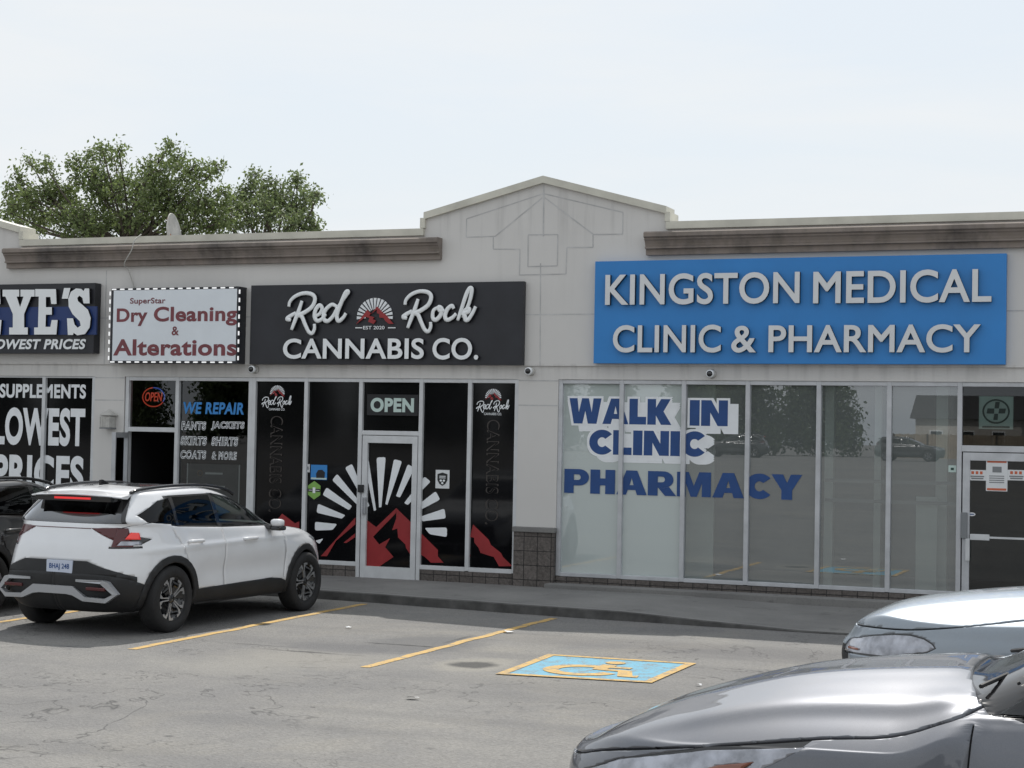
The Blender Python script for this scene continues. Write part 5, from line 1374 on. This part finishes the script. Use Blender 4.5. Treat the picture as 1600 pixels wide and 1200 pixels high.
# ------------------------------------------------------------------ trees
def leafy(name, loc, blobs, trunk, limbs, mleaf, label, n_per=520, leaf=.13, group=None, seed=1):
    """blobs: (x,y,z,r) relative; twigs with small leaves fill each blob unevenly"""
    rg = np.random.default_rng(seed)
    root = empty(name, loc, 0, label, 'tree', group)
    b = B(); tube(b, [tuple(p) for p in trunk], [.26-.16*i/(len(trunk)-1) for i in range(len(trunk))], 8)
    obj('trunk', b, M['bark'], root, True)
    b = B()
    V, Fc = [], []
    top = Vector(trunk[-1])
    for (bx, by, bz, br) in blobs:
        c = Vector((bx, by, bz)); base = min((Vector(t) for t in trunk), key=lambda t: (t-c).length + abs(t.z-c.z+br)*.3)
        mid = base.lerp(c, .5)+Vector((rg.normal()*.2, rg.normal()*.2, -.1))
        tube(b, [tuple(p) for p in spline([base, mid, c], 5)], [.05-.036*i/10 for i in range(11)], 6)
        nt = max(6, int(n_per*br*br/12))
        for k in range(nt):
            d = rg.normal(size=3); d /= np.linalg.norm(d); d[2] = d[2]*.85+.15
            r0 = br*rg.uniform(.15, .6); r1 = br*rg.uniform(.65, 1.18)
            p0 = np.array(c)+d*r0; p1 = np.array(c)+d*r1+np.array([0, 0, -.10*br*rg.random()])
            tube(b, [tuple(p0), tuple((p0+p1)/2+rg.normal(size=3)*.04), tuple(p1)], [.014, .010, .005], 4)
            m = int(rg.integers(16, 26))
            for j in range(m):
                t = (j+1)/m; q = p0+(p1-p0)*t+rg.normal(size=3)*leaf*(.55+.7*(1-t))
                s = leaf*rg.uniform(.55, 1.15)
                ax = rg.normal(size=3); ax[2] -= .5; ax /= np.linalg.norm(ax)
                u = np.cross(ax, rg.normal(size=3)); u /= np.linalg.norm(u); w = np.cross(ax, u)
                i0 = len(V)
                V += [q, q+ax*s*.5+u*s*.27, q+ax*s+w*s*.12, q+ax*s*.5-u*s*.27]; Fc.append((i0, i0+1, i0+2, i0+3))
    bmesh.ops.recalc_face_normals(b, faces=b.faces[:])
    obj('limbs', b, M['bark'], root, True)
    me = bpy.data.meshes.new('crown'); me.from_pydata([tuple(v) for v in V], [], Fc); me.materials.append(mleaf)
    o = bpy.data.objects.new('crown', me); COL.objects.link(o); o.parent = root
    return root
def px_blobs(L_, Y, base):
    out = []; sc = (D+Y)/math.cos(YAW)/F*.97
    for u, v, r in L_:
        dy = random.uniform(-1.0, 1.0); x, z = at(u, v, Y+dy); out.append((x-base[0], dy, z, r*sc))
    return out
TY = 15.0
bx, _ = at(190, 380, TY)
bl = px_blobs([(30, 300, 34), (62, 335, 38), (22, 345, 26), (95, 300, 34), (72, 262, 22), (130, 268, 36), (45, 252, 10), (105, 345, 40), (155, 245, 24), (180, 252, 22), (170, 300, 44), (150, 345, 44), (205, 300, 40), (215, 345, 44), (245, 265, 34), (272, 248, 24), (262, 232, 12), (290, 275, 34), (270, 310, 42), (300, 345, 42), (320, 270, 20), (340, 263, 11), (315, 310, 28), (185, 232, 12), (160, 234, 10), (25, 278, 14), (130, 355, 36), (60, 362, 24), (180, 360, 36), (240, 330, 34), (330, 352, 24), (275, 360, 30), (335, 325, 26), (350, 345, 24), (230, 290, 36), (110, 320, 36), (75, 300, 30), (150, 290, 36), (250, 310, 36), (40, 320, 30), (10, 330, 26), (345, 300, 16)], TY, (bx, TY))
leafy('broadleaf_tree', (bx, TY, 0), bl, [(0, 0, 0), (.1, 0, 2.2), (0, .1, 4.0), (-.1, 0, 5.5), (.2, 0, 6.8)], None, M['leafA'], 'big broadleaf tree behind the roof, left of the satellite dish and over it', 1350, .12, 'trees behind the roof', 3)
bx, _ = at(420, 380, TY+1)
bl = px_blobs([(400, 300, 28), (375, 330, 30), (355, 350, 22), (398, 272, 12), (420, 290, 20), (410, 335, 34), (445, 325, 30), (450, 350, 26), (432, 302, 20), (462, 285, 11), (465, 278, 7), (480, 310, 18), (472, 340, 18), (490, 309, 11), (497, 305, 6), (345, 330, 18), (385, 352, 24), (420, 355, 24), (492, 355, 10), (470, 350, 20), (480, 335, 15), (440, 305, 22), (425, 320, 28), (385, 310, 24), (365, 312, 18), (465, 320, 20), (490, 352, 8)], TY+1, (bx, TY+1))
leafy('broadleaf_tree', (bx, TY+1, 0), bl, [(0, 0, 0), (.1, 0, 2.0), (0, .1, 3.6), (-.1, 0, 5.0), (.1, 0, 5.8)], None, M['leafB'], 'smaller broadleaf tree behind the roof, right of the satellite dish', 1350, .12, 'trees behind the roof', 4)
# twig tips that show over the gable
bx, _ = at(765, 345, 12.0)
z1 = at(765, 302, 12.0)[1]
leafy('broadleaf_tree', (bx, 12.0+3, 0), [(0, 0, z1-.25, .34), (-.35, .1, z1-.3, .28)], [(0, 0, 0), (.05, 0, 2.5), (0, 0, z1-1.2)], None, M['leafB'], 'thin tree whose bare twig tips peep over the left slope of the gable', 300, .07, 'trees behind the roof', 5)
# row across the lot, seen in the shop glass
gb = [(0, 0, 1.6, 2.0), (2.2, .2, 1.5, 1.7), (-2.3, 0, 1.5, 1.7), (0, 0, 5.0, 2.0), (1.4, .3, 4.2, 1.6), (-1.5, -.2, 4.4, 1.7), (.4, .8, 6.4, 1.5), (-.6, -.6, 6.2, 1.4), (1.9, 0, 2.9, 1.2), (-2.0, .2, 3.0, 1.2), (0, -.9, 3.2, 1.5)]
t0 = leafy('broadleaf_tree', (-27, -112, hz(0, -112)), gb, [(0, 0, 0), (0, 0, 1.5), (.1, 0, 3.2), (0, 0, 5)], None, M['leafD'], 'dense dark tree across the lot, mirrored in the shop glass', 190, .42, 'trees mirrored in the shop glass', 9)
for x, y, s in ((-32, -108, .95), (-37, -113, 1.1), (-43, -109, .9), (-50, -112, 1.1), (-57, -108, 1.0), (-64, -113, 1.1), (-72, -110, 1.2), (-80, -112, 1.1), (-88, -109, 1.1), (-96, -113, 1.2), (-104, -110, 1.1)):  # leftmost trees added to keep bright sky out of the dry cleaner's glass
    c = copy_tree(t0); c.location = (x, y, hz(x, y)); c.scale = (s, s, s); c.rotation_euler = (0, 0, x)
# fence and pale house across the lot, mirrored at the right
fe = empty('board_fence', (-14, -104, hz(0, -104)), 0, 'tan board fence across the lot, mirrored in the right clinic panes', 'fence')
bm = B()
for k in range(60): box(bm, -6+.2*k, -6+.2*k+.185, 0, .03, .1, 1.8+.02*(k % 3))
obj('boards', bm, mat('fence_boards', (.30, .24, .17), .85, var=.3, vscale=2), fe)
bm = B()
for k in range(6): box(bm, -6+2.4*k, -5.9+2.4*k, .035, .13, 0, 1.85)
obj('posts', bm, M['bark'], fe)
ho = empty('house', (-16, -118, hz(0, -118)), 0, 'pale house with dark pitched roof across the lot, mirrored in the clinic glass', 'building')
bm = B(); box(bm, -4, 4, -3, 3, 0, 3.2); obj('wall', bm, mat('house_siding', (.5, .47, .42), .8, var=.15), ho)
bm = B(); v = [bm.verts.new(p) for p in ((-4.4, 3.4, 3.1), (4.4, 3.4, 3.1), (4.4, -3.4, 3.1), (-4.4, -3.4, 3.1), (-4.4, 0, 5), (4.4, 0, 5))]
for q in ((0, 1, 5, 4), (2, 3, 4, 5), (0, 4, 3), (1, 2, 5), (3, 2, 1, 0)): bm.faces.new([v[k] for k in q])
obj('roof', bm, mat('house_shingles', (.06, .058, .06), .9, var=.3), ho)
for x in (-2.4, 0, 2.3):
    bm = B(); box(bm, x-.5, x+.5, 3.002, 3.06, 1.0, 2.2); wf = obj('window', bm, M['white'], ho)
    bm = B(); box(bm, x-.42, x+.42, 3.061, 3.075, 1.08, 2.12); obj('pane', bm, M['gloss'], wf)
